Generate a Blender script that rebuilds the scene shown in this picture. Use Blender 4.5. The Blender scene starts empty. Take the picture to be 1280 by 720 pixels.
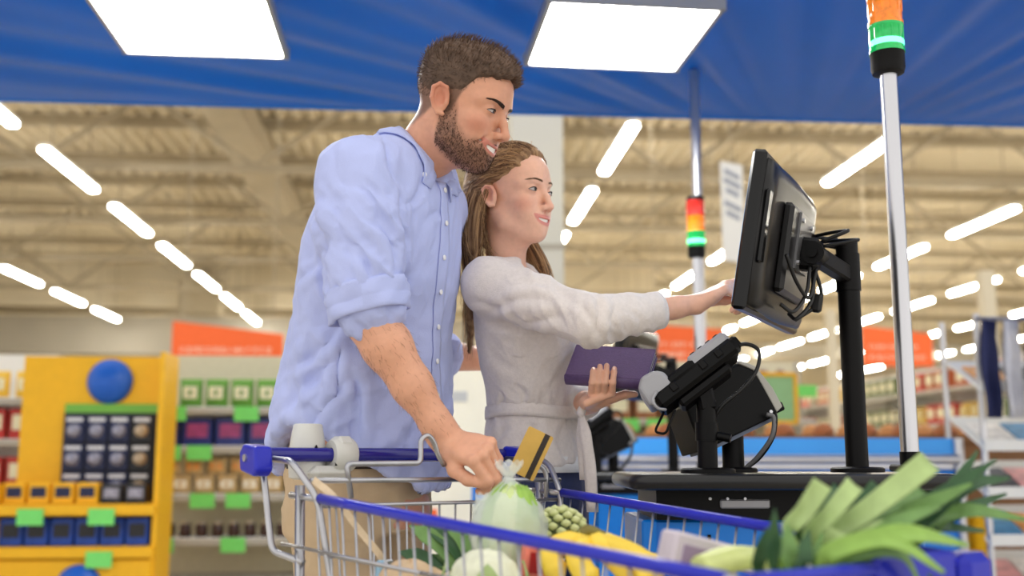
import bpy, bmesh, math, random
import numpy as np
from mathutils import Vector, Matrix
from mathutils.bvhtree import BVHTree

scene = bpy.context.scene
COL = scene.collection
random.seed(7)
RNG = np.random.default_rng(7)

# ------------------------------------------------------------------ camera
CAM_H = 0.96
FPX = 1350.0
PITCH = math.atan(213.0 / FPX)
cam_d = bpy.data.cameras.new('camera')
cam_d.sensor_width = 36.0
cam_d.lens = 36.0 * FPX / 1280.0
cam_d.clip_start = 0.05
cam_d.clip_end = 300
cam_d.dof.use_dof = True
cam_d.dof.focus_distance = 2.27
cam_d.dof.aperture_fstop = 2.0
cam = bpy.data.objects.new('camera', cam_d)
COL.objects.link(cam)
cam.location = (0, 0, CAM_H)
cam.rotation_euler = (math.pi / 2 + PITCH, 0, 0)
scene.camera = cam

# ------------------------------------------------------------------ world, exposure
world = bpy.data.worlds.new('world')
scene.world = world
world.use_nodes = True
bg = world.node_tree.nodes['Background']
bg.inputs[0].default_value = (1.0, 0.97, 0.93, 1)
bg.inputs[1].default_value = 1.0
vs = scene.view_settings
vs.view_transform = 'Standard'
vs.look = 'None'
vs.exposure = 0.42
vs.gamma = 1.0
vs.use_curve_mapping = False
try:
    scene.cycles.use_denoising = True
    scene.cycles.max_bounces = 8
    scene.cycles.transparent_max_bounces = 12
    scene.cycles.sample_clamp_indirect = 6.0
except Exception:
    pass

# ------------------------------------------------------------------ helpers: coordinates
SP, CP = math.sin(PITCH), math.cos(PITCH)
def at(px, py, Y):
    """Point at ground depth Y that the photograph shows at (px, py)."""
    a = (px - 640.0) / FPX; b = (360.0 - py) / FPX
    d = (a, CP - b * SP, SP + b * CP)
    t = Y / d[1]
    return Vector((d[0] * t, Y, CAM_H + d[2] * t))
YAW = math.radians(4.6)            # the shop's axis against the view
def S(u, v, z=0.0):
    return Vector((u * math.cos(YAW) - v * math.sin(YAW), u * math.sin(YAW) + v * math.cos(YAW), z))

# ------------------------------------------------------------------ helpers: materials
def srgb(r, g, b):
    f = lambda c: (c / 255.0 / 12.92) if c / 255.0 <= 0.04045 else ((c / 255.0 + 0.055) / 1.055) ** 2.4
    return (f(r), f(g), f(b))
MATS = {}
def mat(name, col, rough=0.5, metal=0.0, spec=0.5, noise=0.0, nscale=20.0, bump=0.0, bscale=60.0, emit=0.0,
        alpha=1.0, trans=0.0, ior=1.45, sss=0.0, sheen=0.0, coat=0.0, vcol=False, stretch=None, emit_col=None):
    if name in MATS: return MATS[name]
    m = bpy.data.materials.new(name); m.use_nodes = True
    nt = m.node_tree; p = nt.nodes['Principled BSDF']; L = nt.links
    c = srgb(*col)
    p.inputs['Roughness'].default_value = rough
    p.inputs['Metallic'].default_value = metal
    p.inputs['Specular IOR Level'].default_value = spec
    p.inputs['Base Color'].default_value = (*c, 1)
    p.inputs['IOR'].default_value = ior
    p.inputs['Alpha'].default_value = alpha
    p.inputs['Transmission Weight'].default_value = trans
    p.inputs['Coat Weight'].default_value = coat
    if sss:
        p.inputs['Subsurface Weight'].default_value = sss
        p.inputs['Subsurface Radius'].default_value = (0.9, 0.35, 0.2)
        p.inputs['Subsurface Scale'].default_value = 0.008
    if sheen:
        p.inputs['Sheen Weight'].default_value = sheen
        p.inputs['Sheen Roughness'].default_value = 0.4
    if emit:
        p.inputs['Emission Color'].default_value = (*(srgb(*emit_col) if emit_col else c), 1)
        p.inputs['Emission Strength'].default_value = emit
    tc = nt.nodes.new('ShaderNodeTexCoord')
    vec = tc.outputs['Object']
    if stretch:
        mp = nt.nodes.new('ShaderNodeMapping'); mp.inputs['Scale'].default_value = stretch
        L.new(vec, mp.inputs['Vector']); vec = mp.outputs['Vector']
    src = None
    if vcol:
        at_ = nt.nodes.new('ShaderNodeAttribute'); at_.attribute_name = 'Col'
        src = at_.outputs['Color']; L.new(src, p.inputs['Base Color'])
    if noise:
        n = nt.nodes.new('ShaderNodeTexNoise'); n.inputs['Scale'].default_value = nscale
        n.inputs['Detail'].default_value = 4
        L.new(vec, n.inputs['Vector'])
        mr = nt.nodes.new('ShaderNodeMapRange')
        mr.inputs['From Min'].default_value = 0.25; mr.inputs['From Max'].default_value = 0.75
        mr.inputs['To Min'].default_value = 1.0 - noise; mr.inputs['To Max'].default_value = 1.0 + noise
        L.new(n.outputs['Fac'], mr.inputs['Value'])
        hs = nt.nodes.new('ShaderNodeHueSaturation')
        hs.inputs['Color'].default_value = (*c, 1)
        if src: L.new(src, hs.inputs['Color'])
        L.new(mr.outputs['Result'], hs.inputs['Value'])
        L.new(hs.outputs['Color'], p.inputs['Base Color'])
    if bump:
        n2 = nt.nodes.new('ShaderNodeTexNoise'); n2.inputs['Scale'].default_value = bscale
        n2.inputs['Detail'].default_value = 3
        L.new(vec, n2.inputs['Vector'])
        bp = nt.nodes.new('ShaderNodeBump'); bp.inputs['Strength'].default_value = bump
        bp.inputs['Distance'].default_value = 0.004
        L.new(n2.outputs['Fac'], bp.inputs['Height']); L.new(bp.outputs['Normal'], p.inputs['Normal'])
    MATS[name] = m
    return m

# ------------------------------------------------------------------ helpers: objects
def tag(o, label=None, cat=None, group=None, kind=None):
    if label: o['label'] = label
    if cat: o['category'] = cat
    if group: o['group'] = group
    if kind: o['kind'] = kind
    return o
def thing(name, label, cat, loc=(0, 0, 0), rotz=0.0, group=None, kind=None):
    o = bpy.data.objects.new(name, None); COL.objects.link(o)
    o.location = loc; o.rotation_euler = (0, 0, rotz); o.empty_display_size = 0.1
    return tag(o, label, cat, group, kind)
def inv_of(p):
    """Inverse of a parent's placement (the parents here are top-level or sit at the origin of one)."""
    m = Matrix.Identity(4)
    while p is not None:
        m = (Matrix.Translation(p.location) @ p.rotation_euler.to_matrix().to_4x4()) @ m
        p = p.parent
    return m.inverted()
def link_mesh(me, name, material, parent=None, world=False):
    o = bpy.data.objects.new(name, me); COL.objects.link(o)
    if material is not None and not me.materials:
        for m in (material if isinstance(material, (list, tuple)) else [material]): me.materials.append(m)
    if parent is not None:
        o.parent = parent
        if world: o.matrix_basis = inv_of(parent)
    return o
def copy_tree(o, parent=None):
    kids = list(o.children)
    c = o.copy(); COL.objects.link(c); c.parent = parent
    for k in kids: copy_tree(k, c)
    return c
def rotm(rx=0, ry=0, rz=0):
    return Matrix.Rotation(rz, 3, 'Z') @ Matrix.Rotation(ry, 3, 'Y') @ Matrix.Rotation(rx, 3, 'X')
def basis(x, z):
    """3x3 with columns x, z×x, z (orthonormalised)."""
    x = Vector(x).normalized(); z = Vector(z); z = (z - x * z.dot(x)).normalized(); y = z.cross(x)
    return Matrix((x, y, z)).transposed()

class MB:
    def __init__(s): s.v = []; s.f = []; s.mi = []; s.m = 0
    def add(s, vs_, fs, m=None):
        b = len(s.v); s.v += [tuple(v) for v in vs_]; s.f += [tuple(b + i for i in f) for f in fs]
        s.mi += [s.m if m is None else m] * len(fs)
    def box(s, c, size, R=None, m=None, bev=0.0):
        c = Vector(c); hx, hy, hz = size[0] / 2, size[1] / 2, size[2] / 2
        if bev:
            b = min(bev, hx * .9, hy * .9, hz * .9); vs_ = []; idx = {}
            for sx in (-1, 1):
                for sy in (-1, 1):
                    for sz in (-1, 1):
                        for ax in range(3):
                            q = [sx * (hx - b), sy * (hy - b), sz * (hz - b)]
                            q[ax] = (sx, sy, sz)[ax] * (hx, hy, hz)[ax]
                            idx[(sx, sy, sz, ax)] = len(vs_); vs_.append(Vector(q))
            fs = []
            for ax in range(3):
                o1, o2 = (ax + 1) % 3, (ax + 2) % 3
                for sg in (-1, 1):
                    ring = []
                    for (p, q) in ((-1, -1), (1, -1), (1, 1), (-1, 1)):
                        k = [0, 0, 0]; k[ax] = sg; k[o1] = p; k[o2] = q
                        ring.append(idx[(*k, ax)])
                    fs.append(ring if sg > 0 else ring[::-1])
                for p in (-1, 1):
                    for q in (-1, 1):
                        k0 = [0, 0, 0]; k1 = [0, 0, 0]
                        k0[ax] = -1; k1[ax] = 1; k0[o1] = k1[o1] = p; k0[o2] = k1[o2] = q
                        f = [idx[(*k0, o1)], idx[(*k1, o1)], idx[(*k1, o2)], idx[(*k0, o2)]]
                        fs.append(f if p * q < 0 else f[::-1])
            for sx in (-1, 1):
                for sy in (-1, 1):
                    for sz in (-1, 1):
                        f = [idx[(sx, sy, sz, a)] for a in range(3)]
                        fs.append(f if sx * sy * sz > 0 else f[::-1])
        else:
            vs_ = [Vector((x, y, z)) for z in (-hz, hz) for y in (-hy, hy) for x in (-hx, hx)]
            fs = [(0, 2, 3, 1), (4, 5, 7, 6), (0, 1, 5, 4), (2, 6, 7, 3), (0, 4, 6, 2), (1, 3, 7, 5)]
        if R is not None: vs_ = [R @ v for v in vs_]
        s.add([v + c for v in vs_], fs, m); return s
    def tube(s, pts, r, n=8, m=None, caps=True, closed=False, flat=None):
        pts = [Vector(p) for p in pts]; k = len(pts)
        rr = r if isinstance(r, (list, tuple)) else [r] * k
        t0 = (pts[1] - pts[0]).normalized()
        up = Vector((0, 0, 1)) if abs(t0.z) < 0.9 else Vector((1, 0, 0))
        nrm = (up - t0 * up.dot(t0)).normalized()
        vs_ = []
        for i in range(k):
            if closed: t = (pts[(i + 1) % k] - pts[i - 1])
            else: t = (pts[min(i + 1, k - 1)] - pts[max(i - 1, 0)])
            t = t.normalized() if t.length > 1e-9 else t0
            nn = nrm - t * nrm.dot(t)
            if nn.length > 1e-6: nrm = nn.normalized()
            bn = t.cross(nrm)
            for j in range(n):
                a = 2 * math.pi * j / n
                vs_.append(pts[i] + (nrm * math.cos(a) * (flat or 1) + bn * math.sin(a)) * rr[i])
        fs = []
        rng = range(k) if closed else range(k - 1)
        for i in rng:
            i2 = (i + 1) % k
            for j in range(n):
                j2 = (j + 1) % n
                fs.append((i * n + j, i * n + j2, i2 * n + j2, i2 * n + j))
        if caps and not closed:
            fs.append(tuple(range(n - 1, -1, -1))); fs.append(tuple((k - 1) * n + j for j in range(n)))
        s.add(vs_, fs, m); return s
    def cyl(s, a, b, r, r2=None, n=16, m=None):
        return s.tube([a, b], [r, r if r2 is None else r2], n, m)
    def lathe(s, prof, n=20, c=(0, 0, 0), R=None, m=None, cap=True):
        c = Vector(c); vs_ = []
        for (r, z) in prof:
            for j in range(n):
                a = 2 * math.pi * j / n
                v = Vector((r * math.cos(a), r * math.sin(a), z))
                vs_.append(((R @ v) if R is not None else v) + c)
        fs = []
        k = len(prof)
        for i in range(k - 1):
            for j in range(n):
                j2 = (j + 1) % n
                fs.append((i * n + j, i * n + j2, (i + 1) * n + j2, (i + 1) * n + j))
        if cap:
            fs.append(tuple(range(n - 1, -1, -1))); fs.append(tuple((k - 1) * n + j for j in range(n)))
        s.add(vs_, fs, m); return s
    def prism(s, poly, depth, R=None, c=(0, 0, 0), m=None):
        """Polygon in local xy (counter-clockwise), extruded along local z by depth (centred)."""
        c = Vector(c); n = len(poly)
        vs_ = [Vector((p[0], p[1], -depth / 2)) for p in poly] + [Vector((p[0], p[1], depth / 2)) for p in poly]
        if R is not None: vs_ = [R @ v for v in vs_]
        fs = [tuple(range(n - 1, -1, -1)), tuple(range(n, 2 * n))] + [(i, (i + 1) % n, n + (i + 1) % n, n + i) for i in range(n)]
        s.add([v + c for v in vs_], fs, m); return s
    def grid(s, P, m=None, closed_u=False):
        """P[i][j] points."""
        nu, nv = len(P), len(P[0]); fs = []
        for i in range(nu if closed_u else nu - 1):
            for j in range(nv - 1):
                i2 = (i + 1) % nu
                fs.append((i * nv + j, i2 * nv + j, i2 * nv + j + 1, i * nv + j + 1))
        s.add([p for row in P for p in row], fs, m); return s
    def mesh(s, name, smooth=False):
        me = bpy.data.meshes.new(name); me.from_pydata(s.v, [], s.f)
        if any(s.mi): me.polygons.foreach_set('material_index', s.mi)
        if smooth: me.polygons.foreach_set('use_smooth', [True] * len(me.polygons))
        me.update(); return me
    def build(s, name, material, parent=None, smooth=False, world=False, auto=None, solid=0.0, subs=0, bevm=0.0):
        me = s.mesh(name, smooth or auto is not None)
        if auto is not None:
            try: me.set_sharp_from_angle(angle=math.radians(auto))
            except Exception: pass
        o = link_mesh(me, name, material, parent, world)
        if solid:
            md = o.modifiers.new('solid', 'SOLIDIFY'); md.thickness = solid; md.offset = 0
        if bevm:
            md = o.modifiers.new('bevel', 'BEVEL'); md.width = bevm; md.segments = 3; md.limit_method = 'ANGLE'; md.harden_normals = False
        if subs:
            md = o.modifiers.new('sub', 'SUBSURF'); md.levels = subs; md.render_levels = subs
        return o
def bez(pts, n=12):
    """Catmull-Rom through the points."""
    p = [Vector(q) for q in pts]; p = [p[0] * 2 - p[1]] + p + [p[-1] * 2 - p[-2]]
    out = []
    for i in range(1, len(p) - 2):
        for k in range(n):
            t = k / n
            out.append(0.5 * ((2 * p[i]) + (p[i + 1] - p[i - 1]) * t + (2 * p[i - 1] - 5 * p[i] + 4 * p[i + 1] - p[i + 2]) * t * t
                              + (3 * p[i] - p[i - 1] - 3 * p[i + 1] + p[i + 2]) * t ** 3))
    out.append(p[-2]); return out
def rounded(pts, rad, n=5):
    """Polyline with its corners rounded (wire bends)."""
    p = [Vector(q) for q in pts]; out = [p[0]]
    for i in range(1, len(p) - 1):
        a, b = (p[i - 1] - p[i]), (p[i + 1] - p[i])
        r = min(rad, a.length * .45, b.length * .45)
        q0 = p[i] + a.normalized() * r; q1 = p[i] + b.normalized() * r
        for k in range(n + 1):
            t = k / n; out.append(q0 * (1 - t) ** 2 + p[i] * 2 * t * (1 - t) + q1 * t * t)
    out.append(p[-1]); return out
# ------------------------------------------------------------------ shop shell
M_deck = mat('roof deck', (214, 203, 178), .7, noise=.06, nscale=.6)
M_steel = mat('roof steel', (168, 156, 132), .6, noise=.08, nscale=2)
M_wall = mat('painted wall', (220, 209, 184), .8, noise=.05, nscale=.5)
M_grey = mat('bulkhead grey', (178, 172, 158), .7, noise=.05, nscale=.8)
M_white = mat('white paint', (232, 232, 228), .5, noise=.03, nscale=3)
M_black = mat('black plastic', (7, 7, 8), .42, spec=.18, noise=.15, nscale=40, bump=.05, bscale=300)
M_blackm = mat('black powder coat', (8, 7, 8), .45, spec=.2, noise=.1, nscale=60, bump=.06, bscale=500)
M_chrome = mat('brushed steel', (198, 198, 202), .28, 1.0, noise=.05, nscale=30, stretch=(1, 1, .05))
M_zinc = mat('zinc wire', (176, 176, 180), .33, 1.0, noise=.08, nscale=40)
M_blue = mat('blue laminate', (10, 118, 214), .32, noise=.04, nscale=3)
M_bluel = mat('light blue laminate', (60, 160, 240), .3, noise=.03, nscale=3)
M_orange = mat('orange sign', (242, 104, 44), .5, noise=.03)
M_yellow = mat('yellow card', (246, 186, 22), .5, noise=.04)
M_green = mat('green price tag', (124, 226, 112), .5, noise=.03)
M_tube = mat('lamp tube', (255, 250, 238), .4, emit=38.0)
M_panel = mat('panel diffuser', (255, 253, 248), .4, emit=22.0)
M_alu = mat('aluminium frame', (176, 176, 174), .4, .6, noise=.04)

def floor_():
    b = MB(); q = [S(-30, -5), S(38, -5), S(38, 64), S(-30, 64)]
    b.add(q, [(0, 1, 2, 3)]); b.add([p - Vector((0, 0, .1)) for p in q], [(3, 2, 1, 0)])
    m = mat('floor tiles', (206, 196, 178), .25, noise=.05, nscale=1.5)
    tag(b.build('floor', m), kind='structure')
floor_()
DECK = 7.6
def ceiling():
    b = MB(); p = .32; prof = [(0, 0), (.1, 0), (.14, .09), (.28, .09)]
    pts = []
    u = -26
    while u < 36:
        for (a, z) in prof: pts.append((u + a, z))
        u += p
    b.grid([[S(a, 13, DECK + z), S(a, 64, DECK + z)] for (a, z) in pts])
    tag(b.build('ceiling', M_deck, solid=.01), kind='structure')
ceiling()
def walls():
    for nm, (u0, v0), (u1, v1) in (('wall_back', (-26, 62), (36, 62)), ('wall_left', (-24, 13), (-24, 62)), ('wall_right', (34, 13), (34, 62))):
        a, c = S(u0, v0), S(u1, v1); d = (c - a); mid = (a + c) / 2
        b = MB(); b.box((mid.x, mid.y, DECK / 2), (d.length, .2, DECK), rotm(0, 0, math.atan2(d.y, d.x)))
        tag(b.build(nm, M_wall), kind='structure')
    # bulkhead hung across the hall, a box girder under the deck along it, and a duct
    for i, (u0, u1, v, z0, z1, m) in enumerate(((-23, 8, 37, 6.0, 7.6, M_wall), (-23, 33.5, 46, 5.3, 5.9, M_grey), (-23, 10, 37.2, 4.4, 5.7, M_grey), (-23, 33.5, 52, 3.5, 4.1, M_wall))):
        b = MB(); b.box((0, 0, 0), (u1 - u0, .35, z1 - z0))
        o = b.build('trim_%d' % (i + 1), m); o.location = S((u0 + u1) / 2, v, (z0 + z1) / 2); o.rotation_euler.z = YAW
        tag(o, kind='structure')
    b = MB(); b.box((0, 0, 0), (.7, 24, .5))
    o = b.build('trim_5', M_steel); o.location = S(-3.5, 26, 7.0); o.rotation_euler.z = YAW; tag(o, kind='structure')
    b = MB(); b.box((0, 0, 0), (1.3, 1.0, 1.1)); b.box((0, -.52, 0), (1.1, .06, .9)); b.box((0, 0, .8), (.3, .3, .5))
    o = tag(b.build('air_unit', M_steel), 'boxy grey air unit hung on the far bulkhead', 'air unit'); o.location = S(-7.4, 36.2, 6.2); o.rotation_euler.z = YAW
walls()
ORD = ['first', 'second', 'third', 'fourth', 'fifth', 'sixth', 'seventh', 'eighth', 'ninth', 'tenth', 'eleventh', 'twelfth', 'thirteenth', 'fourteenth', 'fifteenth', 'sixteenth', 'seventeenth', 'eighteenth']
def truss(v, i):
    r = thing('roof_truss', 'beige steel lattice truss under the roof deck, ' + ORD[i] + ' beyond the canopy', 'truss', S(5, v, 6.05), YAW, 'roof trusses under the deck')
    W = 58
    for nm, z, h in (('bottom_chord', 0, .13), ('top_chord', 1.4, .16)):
        MB().box((0, 0, z), (W, .14, h)).build(nm, M_steel, r)
    st = 1.9; n = int(W / st)
    a = MB().cyl((0, 0, .05), (st, 0, 1.35), .05, n=6).mesh('brace'); c = MB().cyl((0, 0, 1.35), (st, 0, .05), .05, n=6).mesh('brace')
    for me in (a, c): me.materials.append(M_steel)
    for i in range(n):
        x = -W / 2 + i * st
        o = bpy.data.objects.new('brace', a if i % 2 else c); COL.objects.link(o); o.parent = r; o.location = (x, 0, 0)
for i, v in enumerate((19, 23.5, 28, 33)): truss(v, i)
for v in (15.5, 17.2, 21, 25.7, 30, 36, 40, 44, 49, 55):
    o = MB().box((0, 0, 0), (58, .16, .22)).build('purlin', M_steel)
    o.location = S(5, v, 7.5); o.rotation_euler.z = YAW
    tag(o, 'long beige purlin running across under the roof deck', 'purlin', 'roof purlins'); o['kind'] = 'structure'; del o['category']; o.name = 'trim_%d' % (int(v * 10))

def tube_lights():
    root = thing('tube_light', 'long white fluorescent tube light hung in a row under the roof', 'light', (0, 0, 0), YAW, 'rows of tube lights over the shop floor')
    MB().box((0, 0, .06), (.16, 2.5, .06), bev=.01).build('housing', M_white, root)
    MB().box((0, 0, 0), (.15, 2.46, .055), bev=.02).build('diffuser', M_tube, root)
    for s in (-1, 1): MB().cyl((0, s * .9, .08), (0, s * .9, 2.25), .012, n=5).build('hanger', M_steel, root)
    rows = [(-10.1, 20.3, 1, -1), (-5.65, 13.5, 0, -1), (2.8, 15.3, 0, 1), (6.6, 15.7, 1, 1), (10.7, 16.0, 2, 1), (14.5, 20.0, 3, 1), (18.6, 20.5, 4, 1), (22.6, 24, 5, 1)]
    first = True
    for (u, v0, ri, sd) in rows:
        v = v0; k = 0
        while v < 58:
            if not first:
                o = copy_tree(root)
            else: o = root; first = False
            o.location = S(u, v, 5.46); o['label'] = '%s tube light from the canopy, %s row on the %s side of the column' % (ORD[k], ORD[ri], "monitor" if sd > 0 else "stand"); k += 1
            v += 3.65
tube_lights()

# ------------------------------------------------------------------ blue canopy over the checkouts, its light panels and posts
def canopy():
    m = mat('blue canopy sheet', (0, 106, 220), .4, spec=.22, noise=.10, nscale=1.2)
    nu, nv = 300, 90
    P = []
    cu, cv = 2.6, 7.2
    for i in range(nu + 1):
        u = -5.5 + 13.5 * i / nu; row = []
        for j in range(nv + 1):
            v = 2.75 + 3.35 * j / nv
            # soft folds that fan out from the gathered corner
            th = math.atan2(v - cv, u - cu)
            dist = math.hypot(u - cu, v - cv)
            fold = math.sin(th * 46 + 1.5 * math.sin(th * 9)) * .5 + math.sin(th * 83 + 2) * .3
            amp = .026 * min(1, dist / 2.5)
            edge = min(1, (6.1 - v) / .25)
            row.append(S(u, v, 2.97 + fold * amp * edge))
        P.append(row)
    r = thing('canopy', 'wide blue sheet canopy hung above the checkout area', 'canopy', S(1.2, 6.1, 2.95), YAW)
    MB().grid(P).build('sheet', m, r, smooth=True, world=True)
    MB().tube([S(-5.5, 6.1, 2.97), S(8, 6.1, 2.97)], .012, 8).build('hem_rail', M_blue, r, world=True)
canopy()
def panel_light(px_far_left, px_far_right, label, z=2.70):
    a, c = at(*px_far_left), at(*px_far_right)
    W = .68
    d = (c - a); d.z = 0; d.normalize(); back = Vector((d.y, -d.x, 0))
    ctr = (a + c) / 2 + back * W / 2; ctr.z = z
    r = thing('panel_light', label, 'light', ctr, math.atan2(d.y, d.x), 'panel lights under the blue canopy')
    for (x, y, sx, sy) in ((0, W / 2, W + .03, .018), (0, -W / 2, W + .03, .018), (W / 2, 0, .018, W), (-W / 2, 0, .018, W)):
        MB().box((x, y, .015), (sx, sy, .05)).build('frame_bar', M_alu, r)
    MB().box((0, 0, .004), (W - .018, W - .018, .01)).build('diffuser', M_panel, r)
    MB().box((0, 0, .034), (W - .018, W - .018, .012)).build('back_tray', M_alu, r)
    for sx in (-1, 1): MB().cyl((sx * .2, 0, .04), (sx * .2, 0, .236), .006, n=6).build('hanger', M_alu, r)
panel_light((160, 63, 4.46), (355, 70, 4.52), 'square white panel light above the man in the blue shirt')
panel_light((660, 80, 4.60), (843, 87, 4.68), 'square white panel light beside the tall pole')

def pole(p_bot, p_top_z, r, name, label, cat='pole', m=None, foot=True):
    t = thing(name, label, cat, p_bot)
    h = p_top_z - p_bot[2]
    MB().cyl((0, 0, .0), (0, 0, h), r, n=20).build('shaft', m or M_chrome, t, auto=40)
    if foot:
        MB().lathe([(r * 2.2, 0), (r * 2.2, .012), (r * 1.3, .016), (r * 1.3, .05), (r * 1.02, .055)], 24).build('foot', M_blackm, t, auto=40)
    return t
# column
def column():
    r = thing('column', 'pale grey square building column rising behind the couple', 'column', S(.84, 8.2, 0), YAW)
    MB().box((0, 0, 3.8), (.40, .40, 7.6), bev=.01).build('shaft', mat('column paint', (214, 212, 200), .7, noise=.03, nscale=1), r)
    MB().box((0, 0, .15), (.46, .46, .3), bev=.01).build('plinth', M_grey, r)
    for z in (1.6, 2.55): MB().box((0, 0, z), (.415, .415, .04)).build('band', M_grey, r)
    r['kind'] = 'structure'
column()

# ------------------------------------------------------------------ hanging signs
def letter_rows(r, n, w, h, z0, y, m, seed, x0):
    rr = random.Random(seed); x = x0
    for i in range(n):
        cw = w * rr.uniform(.7, 1.1)
        b = MB()
        b.box((x + cw * .12, y, z0), (cw * .22, .006, h))
        if rr.random() < .7: b.box((x + cw * .45, y, z0 + h * .4), (cw * .6, .006, h * .2))
        if rr.random() < .6: b.box((x + cw * .45, y, z0), (cw * .5, .006, h * .2))
        if rr.random() < .6: b.box((x + cw * .75, y, z0), (cw * .2, .006, h))
        if rr.random() < .4: b.box((x + cw * .45, y, z0 - h * .4), (cw * .6, .006, h * .2))
        b.build('letter', m, r)
        x += w * 1.25
def hang_sign(c, w, hl, hr, label, seed):
    r = thing('hanging_sign', label, 'sign', c, YAW)
    MB().prism([(-w / 2, -hl / 2), (w / 2, -hl / 2), (w / 2, -hl / 2 + hr), (-w / 2, hl / 2)], .04, Matrix.Rotation(math.pi / 2, 3, 'X')).build('board', M_orange, r)
    letter_rows(r, 14, w / 21, .07, -hl * .28, -.024, mat('sign lettering', (250, 214, 190), .5, noise=.02), seed, -w * .42)
    letter_rows(r, 12, w / 21, .06, -hl * .02, -.024, MATS['sign lettering'], seed + 9, -w * .42) if seed > 1 else None
    for s in (-1, 1): MB().cyl((s * w * .4, 0, hl * .3), (s * w * .4, 0, 5.35), .008, n=5).build('wire', M_steel, r)
p = at(285, 425, 14); hang_sign(p, 1.42, .48, .32, 'orange hanging sign with sloping top edge beside the man', 1)
p = at(1122, 433, 17.2); hang_sign(p, 1.14, .64, .52, 'orange hanging sign behind the light pole', 4)
p = at(858, 430, 14.5); hang_sign(p, 1.05, .52, .46, 'orange hanging sign seen above the card terminal', 2)
def banner():
    c = at(918, 330, 9)
    r = thing('hanging_banner', 'tall white paper banner hung beside the monitor', 'banner', c, YAW + .5)
    MB().box((0, 0, .45), (.26, .008, .86)).build('sheet', M_white, r)
    g = mat('banner print', (150, 156, 170), .6, noise=.05)
    for z, w in ((.78, .18), (.7, .2), (.62, .15), (.5, .2), (.42, .16)):
        MB().box((0, -.006, z), (w, .004, .04), rotm(0, .25, 0)).build('print', g, r)
    MB().cyl((0, 0, .88), (0, 0, 4.2), .005, n=5).build('wire', M_steel, r)
banner()
for (px, py, Y, w, hgt, lab) in ((1045, 545, 12, .10, 2.6, 'thin pale post standing among the far shelves'), (1245, 545, 11.2, .14, 2.9, 'pale square post standing near the magazine rack')):
    p = at(px, py, Y); p.z = 0
    r = thing('post', lab, 'post', p, YAW)
    MB().box((0, 0, hgt / 2), (w, w, hgt), bev=.01).build('shaft', M_wall, r); MB().box((0, 0, .03), (w * 1.8, w * 1.8, .06), bev=.01).build('foot', M_grey, r)

# ------------------------------------------------------------------ goods
def pouch_mesh(w, h, d, name='pouch'):
    b = MB(); n = 9; P = []
    for j in range(n):
        t = j / (n - 1); bul = math.sin(math.pi * min(1, max(0, t))) ** .5 * d / 2 + .002
        row = []
        for i in range(12):
            a = 2 * math.pi * i / 12
            row.append((w / 2 * (1 - .08 * math.sin(math.pi * t)) * math.copysign(abs(math.cos(a)) ** .6, math.cos(a)), bul * math.copysign(abs(math.sin(a)) ** .8, math.sin(a)), t * h))
        P.append(row)
    Pt = [list(q) + [q[0]] for q in P]
    b.grid(Pt); return b
def make_goods(kind, w, h, d, m1, m2, name, label, cat, group):
    r = thing(name, label, cat, (0, 0, 0), 0, group)
    if kind == 'pouch':
        pouch_mesh(w, h, d).build('pouch', m1, r, smooth=True)
        MB().box((0, -d * .44, h * .5), (w * .6, .012, h * .42), bev=.004).build('print_panel', m2, r)
        MB().box((0, 0, h * .985), (w * .96, .006, h * .05)).build('top_seal', m2, r)
    elif kind == 'box':
        MB().box((0, 0, h / 2), (w, d, h), bev=.004).build('carton', m1, r)
        MB().box((0, -d / 2 - .001, h * .55), (w * .72, .004, h * .5)).build('print_panel', m2, r)
    elif kind == 'jar':
        MB().lathe([(w * .42, 0), (w * .48, .01), (w * .48, h * .72), (w * .36, h * .82), (w * .36, h * .86)], 14).build('glass_body', m1, r, auto=50)
        MB().lathe([(w * .39, h * .84), (w * .39, h), (w * .36, h * 1.01)], 14).build('lid', m2, r, auto=50)
    elif kind == 'blister':
        MB().box((0, 0, h / 2), (w, .008, h), bev=.003).build('card', m1, r)
        MB().lathe([(w * .34, 0), (w * .33, .02), (w * .2, .035)], 12, (0, -.004, h * .42), Matrix.Rotation(math.pi / 2, 3, 'X')).build('bubble', m2, r, auto=50)
        MB().box((0, -.006, h * .85), (w * .8, .004, h * .14)).build('header', mat('header white', (225, 225, 225), .5, noise=.02), r)
    return r
def place(proto, spots, rotz, label=None, group=None, frm=None):
    """spots: list of local points (already in world)."""
    base = proto['label']; out = []
    for i, p in enumerate(spots):
        o = proto if i == 0 else copy_tree(proto); out.append(o)
        o.location = p; o.rotation_euler.z = rotz
        if label: o['label'] = label
        if group: o['group'] = group
        if frm: o['label'] = base + ', ' + ORD[i] + ' from ' + frm
    return out
def relabel(objs, fn):
    for i, o in enumerate(objs): o['label'] = fn(i)

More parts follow.
